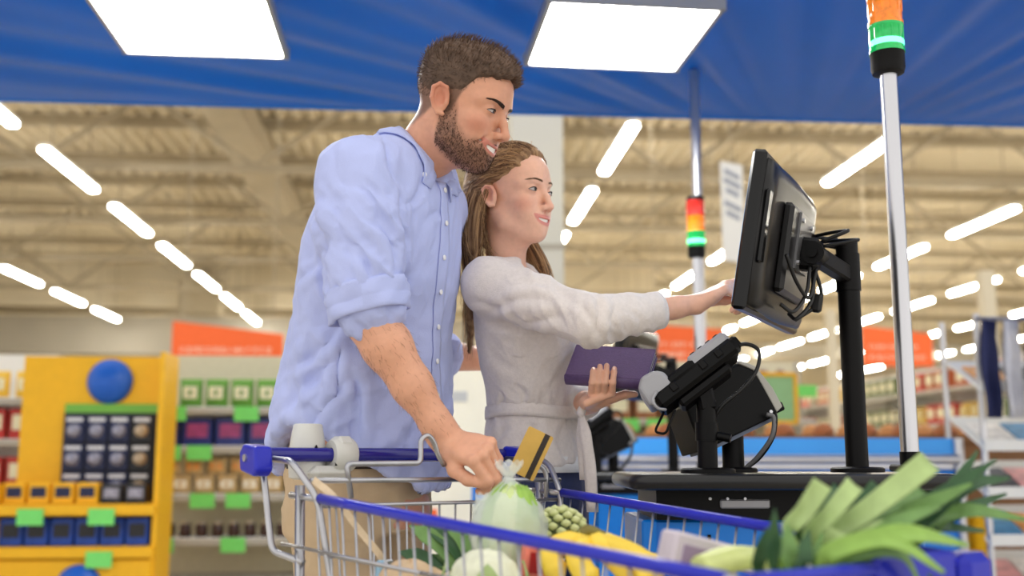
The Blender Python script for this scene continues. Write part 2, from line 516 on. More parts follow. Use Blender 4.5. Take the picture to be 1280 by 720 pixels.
def gondola(name, label, c, rotz, L, depth, zs, top, tags=(), mback=None, group=None):
    r = thing(name, label, 'shelving', c, rotz, group)
    mb_ = mback or M_white
    MB().box((0, depth / 2, top / 2), (L, .03, top)).build('back_panel', mb_, r)
    for s in (-1, 1): MB().box((s * L / 2, depth / 2, top / 2), (.05, .06, top), bev=.005).build('upright', M_grey, r)
    MB().box((0, 0, .06), (L, depth, .12), bev=.005).build('base', M_grey, r)
    for z in zs:
        MB().box((0, 0, z - .015), (L, depth, .03), bev=.004).build('shelf', M_white, r)
        MB().box((0, -depth / 2 - .006, z - .03), (L, .012, .045)).build('price_rail', M_grey, r)
    for (x, z) in tags:
        MB().box((x, -depth / 2 - .02, z - .05), (.175, .006, .105), rotm(.15, 0, 0)).build('price_tag', M_green, r)
    return r
def W_(root, x, y, z):
    c, s = math.cos(root.rotation_euler.z), math.sin(root.rotation_euler.z)
    return (root.location.x + x * c - y * s, root.location.y + x * s + y * c, root.location.z + z)

def left_shelves():
    c = S(-1.02, 8.25, 0)
    zs = (.40, .71, 1.05, 1.33)
    tx = lambda px: (px - 553) / 1350 * 8.1 + 1.02
    tags = [(tx(252), 1.33), (tx(338), 1.33), (tx(248), 1.05), (tx(284), 1.05), (tx(240), .71), (tx(290), .71), (tx(332), .71), (tx(244), .40), (tx(328), .40), (.55, 1.05), (.75, .71)]
    g = gondola('shelving_unit', 'white shop shelving with green price tags behind the man', c, YAW, 2.0, .42, zs, 1.74, tags, mat('shelf back cream', (214, 206, 178), .7, noise=.04))
    rz = YAW
    pr = make_goods('pouch', .17, .21, .10, mat('pouch green', (96, 150, 52), .35, noise=.3, nscale=12), mat('pouch label cream', (232, 226, 190), .4, noise=.1, nscale=15), 'snack_pouch', 'green and cream snack pouch on the top shelf behind the man', 'pouch', 'snack pouches on the top shelf')
    place(pr, [W_(g, -.88 + i * .185, -.1, 1.331) for i in range(10)], rz, frm='yellow stand')
    pr = make_goods('box', .21, .20, .16, mat('box navy', (24, 42, 110), .35, noise=.2, nscale=9), mat('box print magenta', (150, 60, 110), .4, noise=.3, nscale=14), 'carton', 'dark blue carton on the second shelf behind the man', 'carton', 'blue cartons on the second shelf')
    place(pr, [W_(g, -.86 + i * .235, -.1, 1.051) for i in range(8)], rz, frm='yellow stand')
    pr = make_goods('pouch', .15, .13, .12, mat('pouch tan', (206, 176, 122), .45, noise=.25, nscale=14), mat('pouch label white', (240, 232, 214), .4, noise=.08), 'biscuit_pack', 'tan biscuit pack on the third shelf behind the man', 'pack', 'biscuit packs on the third shelf')
    place(pr, [W_(g, -.9 + i * .165, -.1, .711) for i in range(11)], rz, frm='yellow stand')
    pr = make_goods('pouch', .15, .12, .11, MATS['pouch tan'], mat('pouch label orange', (226, 150, 70), .4, noise=.1), 'biscuit_pack', 'tan biscuit pack in the upper layer on the third shelf', 'pack', 'upper layer of biscuit packs on the third shelf')
    place(pr, [W_(g, -.82 + i * .165, -.08, .845) for i in range(10)], rz, frm='yellow stand')
    pr = make_goods('jar', .09, .11, .09, mat('jar dark', (60, 34, 26), .12, noise=.2, nscale=20), mat('lid steel', (190, 180, 160), .3, .7), 'jar', 'small dark jar on the lowest shelf behind the man', 'jar', 'jars on the lowest shelf')
    place(pr, [W_(g, -.92 + i * .115, -.12, .401) for i in range(17)], rz, frm='yellow stand')
left_shelves()

def yellow_stand():
    c = S(-2.18, 7.3, 0)
    r = thing('promotion_stand', 'yellow promotion stand with round blue discs and hanging packs', 'display stand', c, YAW)
    MB().box((0, .2, .82), (1.0, .04, 1.64)).build('back_board', M_yellow, r)
    for s in (-1, 1): MB().box((s * .49, .02, .82 if s > 0 else .4), (.03, .4, 1.64 if s > 0 else .8)).build('side_board', M_yellow, r)
    MB().box((0, 0, .17), (.98, .42, .34), bev=.01).build('base_box', M_yellow, r)
    bl = mat('disc blue', (22, 92, 190), .35, noise=.1, nscale=4)
    R = Matrix.Rotation(math.pi / 2, 3, 'X')
    for (x, y, z, rr) in ((.07, .17, 1.47, .15), (.06, -.215, .17, .14)):
        MB().lathe([(rr, 0), (rr, .015), (rr * .8, .04), (rr * .4, .06), (.01, .065)], 32, (x, y, z), R).build('blue_disc', bl, r, smooth=True)
    MB().box((.1, .165, 1.29), (.62, .02, .06)).build('header_strip', mat('strip green', (120, 186, 70), .5), r)
    MB().box((.1, .16, .96), (.62, .02, .60)).build('hook_board', mat('hook board', (40, 40, 46), .6, noise=.1), r)
    for z in (.66, .40):
        MB().box((0, -.02, z), (1.0, .42, .03)).build('ledge', M_yellow, r)
        MB().box((0, -.235, z - .02), (1.0, .012, .06)).build('ledge_rail', M_yellow, r)
    for (x, z) in ((.18, .62), (.18, .36), (-.25, .62)):
        MB().box((x, -.25, z - .02), (.16, .006, .10)).build('price_tag', M_green, r)
    mk = mat('blister navy', (24, 34, 74), .4, noise=.4, nscale=18); mk2 = mat('blister black', (26, 26, 30), .35, noise=.3, nscale=18)
    bb = mat('bubble silver', (150, 150, 165), .25, noise=.5, nscale=26)
    pr = make_goods('blister', .13, .17, .03, mk, bb, 'blister_pack', 'navy blister pack hanging on the yellow stand', 'pack', 'navy blister packs on the yellow stand')
    RN = ('bottom', 'middle', 'top')
    relabel(place(pr, [W_(r, -.13 + i * .145, .12, .70 + j * .185) for j in range(3) for i in range(3)], YAW), lambda q: 'navy blister pack on the yellow stand, %s row, %s from the black packs' % (RN[q // 3], ORD[2 - q % 3]))
    pr = make_goods('blister', .13, .17, .03, mk2, mat('bubble tan', (190, 170, 140), .25, noise=.5, nscale=26), 'blister_pack', 'black blister pack hanging on the yellow stand', 'pack', 'black blister packs on the yellow stand')
    relabel(place(pr, [W_(r, .305, .12, .70 + j * .185) for j in range(3)], YAW), lambda q: 'black blister pack hanging on the yellow stand, %s row' % RN[q])
    pr = make_goods('box', .13, .13, .10, M_yellow, mk, 'small_carton', 'small yellow carton on the ledge of the yellow stand', 'carton', 'yellow cartons on the upper ledge')
    relabel(place(pr, [W_(r, -.4 + i * .15, -.08, .677) for i in range(4)], YAW), lambda q: 'small yellow carton on the stand ledge, %s from the black cartons' % ORD[3 - q])
    pr = make_goods('box', .13, .12, .10, mk2, bb, 'small_carton', 'small black carton on the ledge of the yellow stand', 'carton', 'black cartons on the upper ledge')
    relabel(place(pr, [W_(r, .2 + i * .15, -.08, .677) for i in range(2)], YAW), lambda q: 'small black carton on the stand ledge, %s from the yellow cartons' % ORD[q])
    pr = make_goods('box', .14, .17, .12, mat('carton blue', (30, 70, 160), .4, noise=.3, nscale=14), mk2, 'small_carton', 'small blue carton on the lower ledge of the yellow stand', 'carton', 'blue cartons on the lower ledge')
    relabel(place(pr, [W_(r, -.4 + i * .155, -.08, .417) for i in range(6)], YAW), lambda q: 'small blue carton on the lower stand ledge, %s from the white shelving' % ORD[5 - q])
yellow_stand()

def far_left_shelf():
    c = S(-3.6, 8.4, 0)
    g = gondola('shelving_unit', 'white shop shelving beyond the yellow promotion stand', c, YAW, 1.6, .42, (.40, .75, 1.1, 1.4), 1.75, [(-.5, 1.1), (0, .75), (.4, 1.1)])
    pr = make_goods('box', .16, .22, .14, mat('box red', (186, 44, 36), .4, noise=.2, nscale=9), MATS['pouch label cream'], 'carton', 'red carton on the shelf beyond the yellow stand', 'carton', 'red cartons beyond the yellow stand')
    place(pr, [W_(g, -.68 + i * .19, -.1, z + .001) for z in (.75, 1.1) for i in range(8)], YAW)
    pr = make_goods('pouch', .15, .2, .1, mat('pouch yellow', (236, 190, 60), .4, noise=.2, nscale=9), MATS['pouch label cream'], 'snack_pouch', 'yellow snack pouch on the shelf beyond the yellow stand', 'pouch', 'yellow pouches beyond the yellow stand')
    place(pr, [W_(g, -.68 + i * .19, -.1, z + .001) for z in (.4, 1.4) for i in range(8)], YAW)
far_left_shelf()

def white_display():
    c = S(.12, 6.6, 0)
    r = thing('promotion_stand', 'white cardboard stand with yellow, red and orange patches between the couple', 'display stand', c, YAW)
    MB().box((0, 0, .75), (.62, .4, 1.5), bev=.01).build('body', mat('white card', (240, 234, 212), .6, noise=.04, nscale=4), r)
    MB().box((0, 0, 1.52), (.66, .44, .05), bev=.01).build('lid', M_white, r)
    for (x, z, w, h, m) in ((-.12, 1.2, .07, .16, M_yellow), (-.14, .96, .06, .12, M_yellow), (.06, 1.02, .1, .09, mat('patch red', (206, 70, 50), .5, noise=.1)), (-.1, .62, .12, .1, M_orange), (.05, 1.32, .16, .06, mat('patch grey', (190, 190, 186), .5)), (.2, .75, .08, .1, M_blue)):
        MB().box((x, -.203, z), (w, .006, h)).build('printed_patch', m, r)
white_display()

def right_run():
    ms = [mat('goods a', (170, 84, 42), .4, noise=.3, nscale=9), mat('goods b', (206, 168, 70), .4, noise=.3, nscale=9), mat('goods c', (120, 112, 92), .4, noise=.3, nscale=9), mat('goods d', (190, 40, 34), .4, noise=.2, nscale=9), mat('goods e', (92, 104, 60), .4, noise=.2, nscale=9)]
    names = ['brown', 'mustard', 'grey brown', 'red', 'olive']
    lab2 = MATS['pouch label cream']
    protos = []
    for i, (m, n_) in enumerate(zip(ms, names)):
        protos.append(make_goods('box' if i != 1 else 'pouch', .24, .26, .2, m, lab2, 'packet', n_ + ' packet on the long shelving run along the aisle', 'packet', n_ + ' packets on the aisle shelving'))
    used = [False] * 5
    rr = random.Random(3)
    for bI in range(7):
        v = 13.5 + bI * 2.1
        c = S(7.1, v, 0)
        g = gondola('shelving_bay', 'white shelving bay of the far aisle run, ' + ORD[bI] + ' from the checkouts', c, YAW - math.pi / 2, 2.03, .5, (.5, .95, 1.42, 1.88), 2.25, [], None, 'shelving bays along the far aisle')
        for z in (.95, 1.42, 1.88):
            k = rr.randrange(5); nrep = 3
            for i in range(7):
                if nrep == 0: k = rr.randrange(5); nrep = rr.randrange(2, 4)
                nrep -= 1
                if rr.random() < .1: continue
                pp = protos[k]
                o = pp if not used[k] else copy_tree(pp); used[k] = True
                o.location = W_(g, -.9 + i * .29, -.08, z + .001); o.rotation_euler.z = YAW - math.pi / 2
                o['label'] = '%s packet on the %s shelf of the %s aisle bay from the checkouts' % (names[k], {.95: 'second', 1.42: 'third', 1.88: 'top'}[z], ORD[bI])
    for k in range(5):
        if not used[k]:
            for ch in list(protos[k].children): bpy.data.objects.remove(ch)
            bpy.data.objects.remove(protos[k])
right_run()

def mid_shelf():
    """Shelving and bread display seen between the woman and the printers."""
    c = S(2.15, 9.6, 0)
    tx = lambda px: (px - 545) / 1350 * 9.4 - 2.15
    g = gondola('shelving_unit', 'white shop shelving with green tags behind the second card terminal', c, YAW, 2.6, .45, (.62, .98, 1.3, 1.6), 1.85, [(tx(800), 1.3), (tx(835), 1.3), (tx(770), .98), (tx(985), 1.6), (tx(1030), 1.6)], mat('shelf back cream', (214, 206, 178)))
    pr = make_goods('box', .2, .22, .16, mat('box brown', (150, 96, 58), .5, noise=.3, nscale=10), MATS['pouch label cream'], 'carton', 'brown carton on the shelving behind the second card terminal', 'carton', 'brown cartons behind the second terminal')
    place(pr, [W_(g, -1.15 + i * .235, -.1, 1.301) for i in range(10)], YAW, frm='the column')
    pr = make_goods('pouch', .17, .18, .12, MATS['pouch tan'], mat('pouch label teal', (60, 120, 130), .4), 'snack_pouch', 'tan snack pouch on the shelving behind the second card terminal', 'pouch', 'tan pouches behind the second terminal')
    place(pr, [W_(g, -1.15 + i * .2, -.1, .981) for i in range(12)], YAW, frm='the column')
    pr = make_goods('jar', .1, .16, .1, mat('jar red', (150, 50, 36), .15, noise=.2), MATS['lid steel'], 'jar', 'red jar on the top shelf behind the second card terminal', 'jar', 'red jars behind the second terminal')
    place(pr, [W_(g, -1.2 + i * .16, -.1, 1.601) for i in range(15)], YAW, frm='the column')
    # bread counter
    c = S(2.6, 6.9, 0)
    r = thing('bread_counter', 'low wooden bread counter behind the blue checkout panels', 'counter', c, YAW)
    wd = mat('counter wood', (150, 104, 62), .5, noise=.15, nscale=6)
    MB().box((0, 0, .54), (3.0, .5, 1.08), bev=.01).build('body', wd, r)
    MB().box((0, -.27, 1.08), (3.0, .03, .05), bev=.005).build('front_board', wd, r)
    for s in (-1, 1): MB().box((s * 1.52, 0, 1.10), (.03, .56, .14), bev=.005).build('end_board', wd, r)
    lm = [mat('loaf brown', (172, 98, 48), .55, noise=.3, nscale=16), mat('loaf golden', (206, 140, 78), .55, noise=.3, nscale=16)]
    for k in range(2):
        me = MB(); P = []
        for i in range(9):
            t = -1 + 2 * i / 8; w = math.sqrt(max(0.02, 1 - t * t))
            P.append([(t * .12, .065 * w * math.cos(a), .07 * w * max(math.sin(a), -.45) + .032) for a in [2 * math.pi * j / 14 for j in range(15)]])
        me.grid(P)
        sc_ = me.mesh('loaf', True); sc_.materials.append(lm[k])
        for i in range(k, 22, 2):
            o = bpy.data.objects.new('bread_loaf', sc_); COL.objects.link(o)
            o.location = W_(r, -1.34 + (i // 2) * .26 + random.uniform(-.02, .02), -.125 + .27 * (i % 2), 1.083); o.rotation_euler.z = YAW + random.uniform(-.08, .08) + 1.5
            tag(o, ('dark brown' if k == 0 else 'golden') + ' bread loaf lying on the low wooden counter', 'bread', ('dark' if k == 0 else 'golden') + ' loaves on the bread counter')
    p = at(970, 505, 8.6); p.z = .0
    b = thing('sign_board', 'pale green sign board with yellow rim behind the printer', 'sign', p, YAW)
    MB().box((0, 0, 1.43), (.3, .02, .36)).build('panel', mat('pale green board', (150, 196, 140), .5, noise=.05), b)
    for (x, z, sx, sz) in ((0, 1.62, .34, .03), (0, 1.24, .34, .03), (.16, 1.43, .03, .38), (-.16, 1.43, .03, .38)): MB().box((x, -.005, z), (sx, .03, sz)).build('rim', M_yellow, b)
    MB().cyl((0, .01, 0), (0, .01, 1.25), .015).build('stand_post', M_grey, b)
mid_shelf()

def magazine_rack():
    c = S(3.35, 5.9, 0)
    r = thing('magazine_rack', 'steel rack with sloping shelves and hung goods by the checkout', 'rack', c, YAW)
    for (x, y) in ((-.32, -.2), (-.32, .2), (.5, -.2), (.5, .2)):
        MB().cyl((x, y, 0), (x, y, 1.75), .018, n=8).build('upright', M_chrome, r, auto=40)
    zs = (.35, .6, .85, 1.1, 1.42)
    for z in zs:
        MB().box((.09, -.05, z), (.86, .42, .015), rotm(.45, 0, 0)).build('shelf', M_white, r)
        MB().box((.09, -.245, z - .07), (.86, .015, .06)).build('shelf_lip', M_white, r)
    MB().cyl((-.34, -.22, 1.72), (.52, -.22, 1.72), .012, n=8).build('hanging_rail', M_chrome, r)
    MB().box((-.34, -.03, .45), (.012, .3, .5)).build('side_panel', M_yellow, r)
    cols = [((226, 160, 160), 'pink'), ((236, 232, 226), 'white'), ((60, 140, 190), 'sky blue'), ((226, 150, 60), 'orange'), ((40, 44, 60), 'charcoal')]
    k = 0
    for zi, z in enumerate(zs):
        for i in range(4):
            cc, nm = cols[(zi * 2 + i) % 5]
            m = mat('magazine ' + nm, cc, .3, noise=.35, nscale=14)
            b = MB(); b.box((0, 0, 0), (.19, .24, .010), rotm(.45, 0, 0), bev=.003)
            o = b.build('magazine', m); o.location = W_(r, -.21 + i * .20, -.085, z + .003); o.rotation_euler.z = YAW
            tag(o, nm + ' covered magazine lying on the sloping rack', 'magazine', nm + ' magazines on the rack')
    # hanging striped cloths
    for i, (cc, nm) in enumerate((((36, 42, 84), 'navy'), ((214, 214, 220), 'white'), ((58, 62, 96), 'slate blue'))):
        b = MB(); P = []
        for a in range(9):
            P.append([(-.02 + a * .012 + .012 * math.sin(a * 1.9 + k_), -.03 * math.cos(a * 2.2) , -.075 * k_ ) for k_ in range(8)])
        b.grid(P)
        o = b.build('scarf', mat('scarf ' + nm, cc, .8, noise=.2, nscale=9, stretch=(1, 1, .1)), smooth=True, solid=.008)
        o.location = W_(r, -.33 + i * .125, -.30, 1.70); o.rotation_euler.z = YAW + .3
        tag(o, nm + ' scarf hanging from the rack rail', 'scarf')
    for i in range(4):
        pr = MB().lathe([(.01, -.08), (.05, -.06), (.065, 0), (.05, .06), (.02, .09), (.01, .1)], 14)
        nm = ('pink', 'white', 'pink', 'white')[i]
        o = pr.build('plush_toy' if False else 'hanging_pouch', mat('soft ' + nm, (232, 150, 160) if nm == 'pink' else (240, 232, 226), .8, noise=.2, nscale=18), smooth=True)
        o.location = W_(r, .05 + i * .13, -.29, 1.6)
        tag(o, nm + ' soft pouch hanging from the rack rail', 'pouch', nm + ' pouches on the rack rail')
magazine_rack()
# ------------------------------------------------------------------ checkout stations
M_glassblk = mat('gloss black', (8, 8, 9), .14, spec=.35, noise=.1, nscale=30)
M_backblk = mat('monitor back', (20, 19, 20), .28, spec=.4, noise=.08, nscale=30, bump=.04, bscale=400)
M_termgrey = mat('terminal grey', (158, 158, 162), .35, noise=.04, nscale=30)
M_printgrey = mat('printer grey', (176, 174, 166), .45, noise=.05, nscale=20)
M_cable = mat('cable', (14, 14, 15), .45, noise=.1)
M_screen = mat('lit screen', (150, 190, 235), .2, emit=.5)
M_led_g = mat('green lens', (8, 160, 78), .12, emit=.35, noise=.3, nscale=60, coat=.5, emit_col=(0, 170, 80))
M_led_gl = mat('green lamp ring', (120, 255, 190), .2, emit=2.5, emit_col=(90, 255, 170))
M_led_a = mat('amber lens', (238, 128, 10), .12, noise=.35, nscale=70, coat=.5, emit=.12)
M_led_r = mat('red lens', (206, 34, 24), .12, noise=.25, nscale=70, coat=.5, emit=.08)

def light_tower(base, top_z, r_pole, word):
    t = thing('signal_light_pole', 'steel pole with red, amber and green signal lamp ' + word, 'signal light', base)
    h = top_z - base[2]
    MB().cyl((0, 0, .03), (0, 0, h), r_pole, n=24).build('pole', M_chrome, t, auto=40)
    MB().box((0, 0, .008), (.075, .075, .016), bev=.004).build('foot_plate', M_blackm, t)
    MB().cyl((0, 0, .016), (0, 0, .045), r_pole * 1.12, n=24).build('foot_sleeve', M_blackm, t, auto=40)
    R = .040
    z = h
    MB().lathe([(R * .55, z - .004), (R * .92, z), (R, z + .012), (R, z + .048), (R * 1.03, z + .05)], 32).build('lamp_base', M_blackm, t, auto=50)
    z += .05
    for nm, m in (('green_lens', M_led_g), ('amber_lens', M_led_a), ('red_lens', M_led_r)):
        prof = [(R * 1.05, z), (R * 1.05, z + .007), (R, z + .009)]
        L = MB().lathe([(R * 1.05, z), (R * 1.05, z + .008), (R * .99, z + .010), (R * .99, z + .062), (R * 1.04, z + .064), (R * 1.04, z + .07)], 32).build(nm, m, t, auto=50)
        if nm == 'green_lens':
            MB().lathe([(R * 1.0, z + .016), (R * 1.012, z + .018), (R * 1.012, z + .028), (R * 1.0, z + .030)], 32, cap=False).build('glow_ring', M_led_gl, L, auto=50)
        for k in range(12):
            a = 2 * math.pi * k / 12
            MB().box((R * 1.0 * math.cos(a), R * 1.0 * math.sin(a), z + .046), (.002, .002, .03)).build('lens_rib', m, L)
        z += .07
    MB().lathe([(R * 1.04, z), (R * 1.04, z + .012), (R * .9, z + .022), (R * .3, z + .026)], 32).build('cap', M_blackm, t, auto=50)

def monitor(o, word, zo):
    near = at(936, 285, 2.10) + o
    w = Vector((.44, .90, 0)).normalized(); nb0 = Vector((.9, -.44, 0)).normalized()
    tl = math.radians(10); up = (nb0 * math.sin(tl) + Vector((0, 0, 1)) * math.cos(tl)).normalized()
    nb = w.cross(up); nb = nb if nb.dot(nb0) > 0 else -nb
    B = Matrix((w, up, nb)).transposed()
    Wd, Ht = .50, .325
    c = near + w * Wd / 2
    foot = at(1072, 588, 2.42) + o; foot.z = zo
    t = thing('monitor', 'black touch screen monitor on a post and swing arm ' + word, 'monitor', foot)
    G = lambda x, y, z: c + B @ Vector((x, y, z))
    b = MB(); b.box(G(0, 0, 0), (Wd, Ht, .030), B, bev=.006); b.build('casing', M_glassblk, t, world=True)
    b = MB(); b.box(G(0, 0, -.0165), (Wd - .03, Ht - .03, .003), B); b.build('screen', M_screen, t, world=True)
    # swelling back shell
    P = []
    for (sx, sy, z) in ((1, 1, .014), (.98, .97, .022), (.90, .88, .030), (.80, .76, .032), (.0, .0, .032)):
        ring = []
        for k in range(32):
            a = 2 * math.pi * k / 32; ca, sa = math.cos(a), math.sin(a)
            q = max(abs(ca), abs(sa)) ** .85
            ring.append(G(ca / q * Wd / 2 * .985 * sx * .99, sa / q * Ht / 2 * .985 * sy * .99, z))
        ring.append(ring[0]); P.append(ring)
    MB().grid(P).build('back_shell', M_backblk, t, smooth=True, world=True)
    MB().box(G(0, -.01, .040), (.24, .19, .026), B, bev=.008).build('connector_hump', M_backblk, t, world=True)
    MB().box(G(-.2, .01, .025), (.085, .15, .010), B, bev=.004).build('edge_cover', M_glassblk, t, world=True)
    b = MB(); b.box(G(.0, .015, .055), (.12, .12, .006), B); b.build('mount_plate', mat('plate grey', (122, 122, 124), .35, .6, noise=.05), t, world=True)
    for (x, y) in ((-.045, .06), (.045, .06), (-.045, -.03), (.045, -.03)):
        MB().cyl(G(x, y, .056), G(x, y, .063), .005, n=10).build('screw', M_chrome, t, world=True)
    for k in range(4):
        MB().box(G(.13 + .0, -.05 + k * .035, .0335), (.05, .008, .004), B).build('vent_slot', M_black, t, world=True)
    # hinge and arm
    hg = G(0, -.005, .085)
    MB().box(G(0, -.005, .070), (.05, .07, .05), B, bev=.008).build('hinge_block', M_blackm, t, world=True)
    side = Vector((0, -1, 0))
    MB().cyl(hg - w * .035, hg + w * .035, .024, n=20).build('hinge_knuckle', M_blackm, t, auto=40, world=True)
    MB().cyl(hg - w * .046, hg - w * .034, .011, n=12).build('hinge_bolt', M_black, t, auto=40, world=True)
    ptop = at(1061, 302, 2.42) + o
    pc = Vector((foot.x, foot.y, at(1066, 345, 2.42).z + o.z))
    clamp_z = pc.z
    d = (pc - hg); L = d.length
    Ra = basis(d, (0, 0, 1))
    MB().box((hg + pc) / 2, (L, .032, .040), Ra, bev=.005).build('arm', M_blackm, t, world=True)
    MB().cyl((foot.x, foot.y, zo + .01), (foot.x, foot.y, ptop.z), .0245, n=28).build('post', M_blackm, t, auto=40, world=True)
    MB().cyl((foot.x, foot.y, clamp_z - .035), (foot.x, foot.y, clamp_z + .05), .0275, n=28).build('clamp_ring', M_blackm, t, auto=40, world=True)
    MB().lathe([(.058, 0), (.058, .008), (.054, .011), (.03, .012)], 32, (foot.x, foot.y, zo)).build('foot_plate', M_blackm, t, auto=40, world=True)
    # cables
    pt = Vector((foot.x, foot.y, ptop.z))
    cabs = [[G(.02, .03, .09), G(.03, .06, .14), pt + Vector((-.07, 0, .012)), pt + Vector((-.02, 0, .005))],
            [G(.03, .02, .09), G(.05, .045, .16), pt + Vector((-.07, .01, -.002)), pt + Vector((-.02, .01, -.012))],
            [G(-.14, -.03, .055), G(-.10, -.08, .075), G(-.03, -.10, .09), G(.0, -.03, .09)],
            [G(-.02, -.03, .08), G(-.04, -.09, .085), G(-.09, -.14, .075), G(-.11, -.13, .05)],
            [G(.01, -.03, .08), G(.0, -.1, .09), G(-.05, -.15, .075), G(-.02, -.14, .05)],
            [G(.03, -.03, .08), G(.04, -.08, .1), G(.03, -.11, .095), G(.0, -.15, .06)]]
    for q in cabs: MB().tube(bez(q, 8), .0042, 7).build('cable', M_cable, t, smooth=True, world=True)
    MB().box(G(.03, -.105, .095), (.022, .04, .022), B, bev=.005).build('cable_ferrite', M_cable, t, world=True)

def terminal(o, word, zo):
    foot = at(885, 588, 2.26) + o; foot.z = zo
    t = thing('card_terminal', 'black and grey card payment terminal on a post ' + word, 'card terminal', foot)
    MB().lathe([(.056, 0), (.056, .007), (.052, .01), (.03, .011)], 32, foot).build('foot_plate', M_blackm, t, auto=40, world=True)
    zt = (at(883, 500, 2.26) + o).z
    MB().cyl(foot, (foot.x, foot.y, zt), .0205, n=24).build('post', M_blackm, t, auto=40, world=True)
    zc = (at(883, 540, 2.26) + o).z
    MB().cyl((foot.x, foot.y, zc - .018), (foot.x, foot.y, zc + .02), .024, n=24).build('collar', M_black, t, auto=40, world=True)
    MB().cyl((foot.x + .02, foot.y - .01, zc - .008), (foot.x + .045, foot.y - .02, zc - .014), .009, n=10).build('clamp_screw', M_black, t, auto=40, world=True)
    # tilted cradle
    c = at(871, 472, 2.26) + o
    x = Vector((.80, -.06, .60)).normalized(); z = Vector((-.58, .22, .78))
    B = basis(x, z)
    G = lambda a, b_, e: c + B @ Vector((a, b_, e))
    MB().box(G(0, 0, 0), (.205, .105, .036), B, bev=.008).build('cradle', M_black, t, world=True)
    MB().box(G(.0, 0, -.027), (.13, .07, .022), B, bev=.006).build('mount_block', M_blackm, t, world=True)
    R2 = basis(Vector((.5, 0, .86)), z)
    MB().box(Vector((foot.x - .004, foot.y, zt + .012)), (.036, .04, .07), rotm(0, -.2, 0), bev=.006).build('tilt_bracket', M_blackm, t, world=True)
    MB().box(G(.05, 0, .024), (.10, .088, .030), B, bev=.008).build('keypad_body', M_termgrey, t, world=True)
    MB().box(G(-.03, 0, .021), (.09, .09, .022), B, bev=.006).build('lower_body', M_black, t, world=True)
    hood = MB().prism([(-.118, -.012), (-.05, -.012), (-.05, .030), (-.066, .046), (-.095, .050), (-.115, .034)], .094, B @ Matrix.Rotation(math.pi / 2, 3, 'X'), G(0, 0, .014))
    hood.build('printer_hood', M_termgrey, t, world=True, bevm=.009)
    for a in (-.055, .02, .06): MB().box(G(a, -.054, .004), (.016, .005, .018), B, bev=.002).build('clip', M_blackm, t, world=True)
    MB().box(G(.105, 0, .006), (.02, .05, .03), B, bev=.006).build('plug_housing', M_blackm, t, world=True)
    for k in range(4):
        for j in range(3):
            MB().box(G(.02 + k * .02, -.025 + j * .025, .040), (.012, .016, .004), B, bev=.0015).build('key', M_black, t, world=True)
    # wire loop below the cradle
    q = [at(830, 515, 2.24) + o, at(818, 540, 2.235) + o, at(832, 543, 2.22) + o, at(844, 512, 2.22) + o]
    MB().tube(rounded(q, .01), .0028, 8).build('wire_loop', M_blackm, t, smooth=True, world=True)
    q = [at(821, 490, 2.22) + o, at(816, 500, 2.2) + o, at(822, 510, 2.2) + o, at(832, 512, 2.22) + o]
    MB().tube(bez(q, 6), .003, 8).build('wire_guard', M_termgrey, t, smooth=True, world=True)
    q = [at(908, 440, 2.26) + o, at(930, 430, 2.26) + o, at(948, 438, 2.25) + o, at(946, 462, 2.24) + o, at(928, 486, 2.24) + o, at(905, 505, 2.25) + o, at(894, 520, 2.26) + o]
    MB().tube(bez(q, 8), .0042, 8).build('cable', M_cable, t, smooth=True, world=True)
    MB().tube([at(908, 440, 2.26) + o, at(922, 433, 2.26) + o], [.008, .005], 10).build('cable_boot', M_cable, t, smooth=True, world=True)

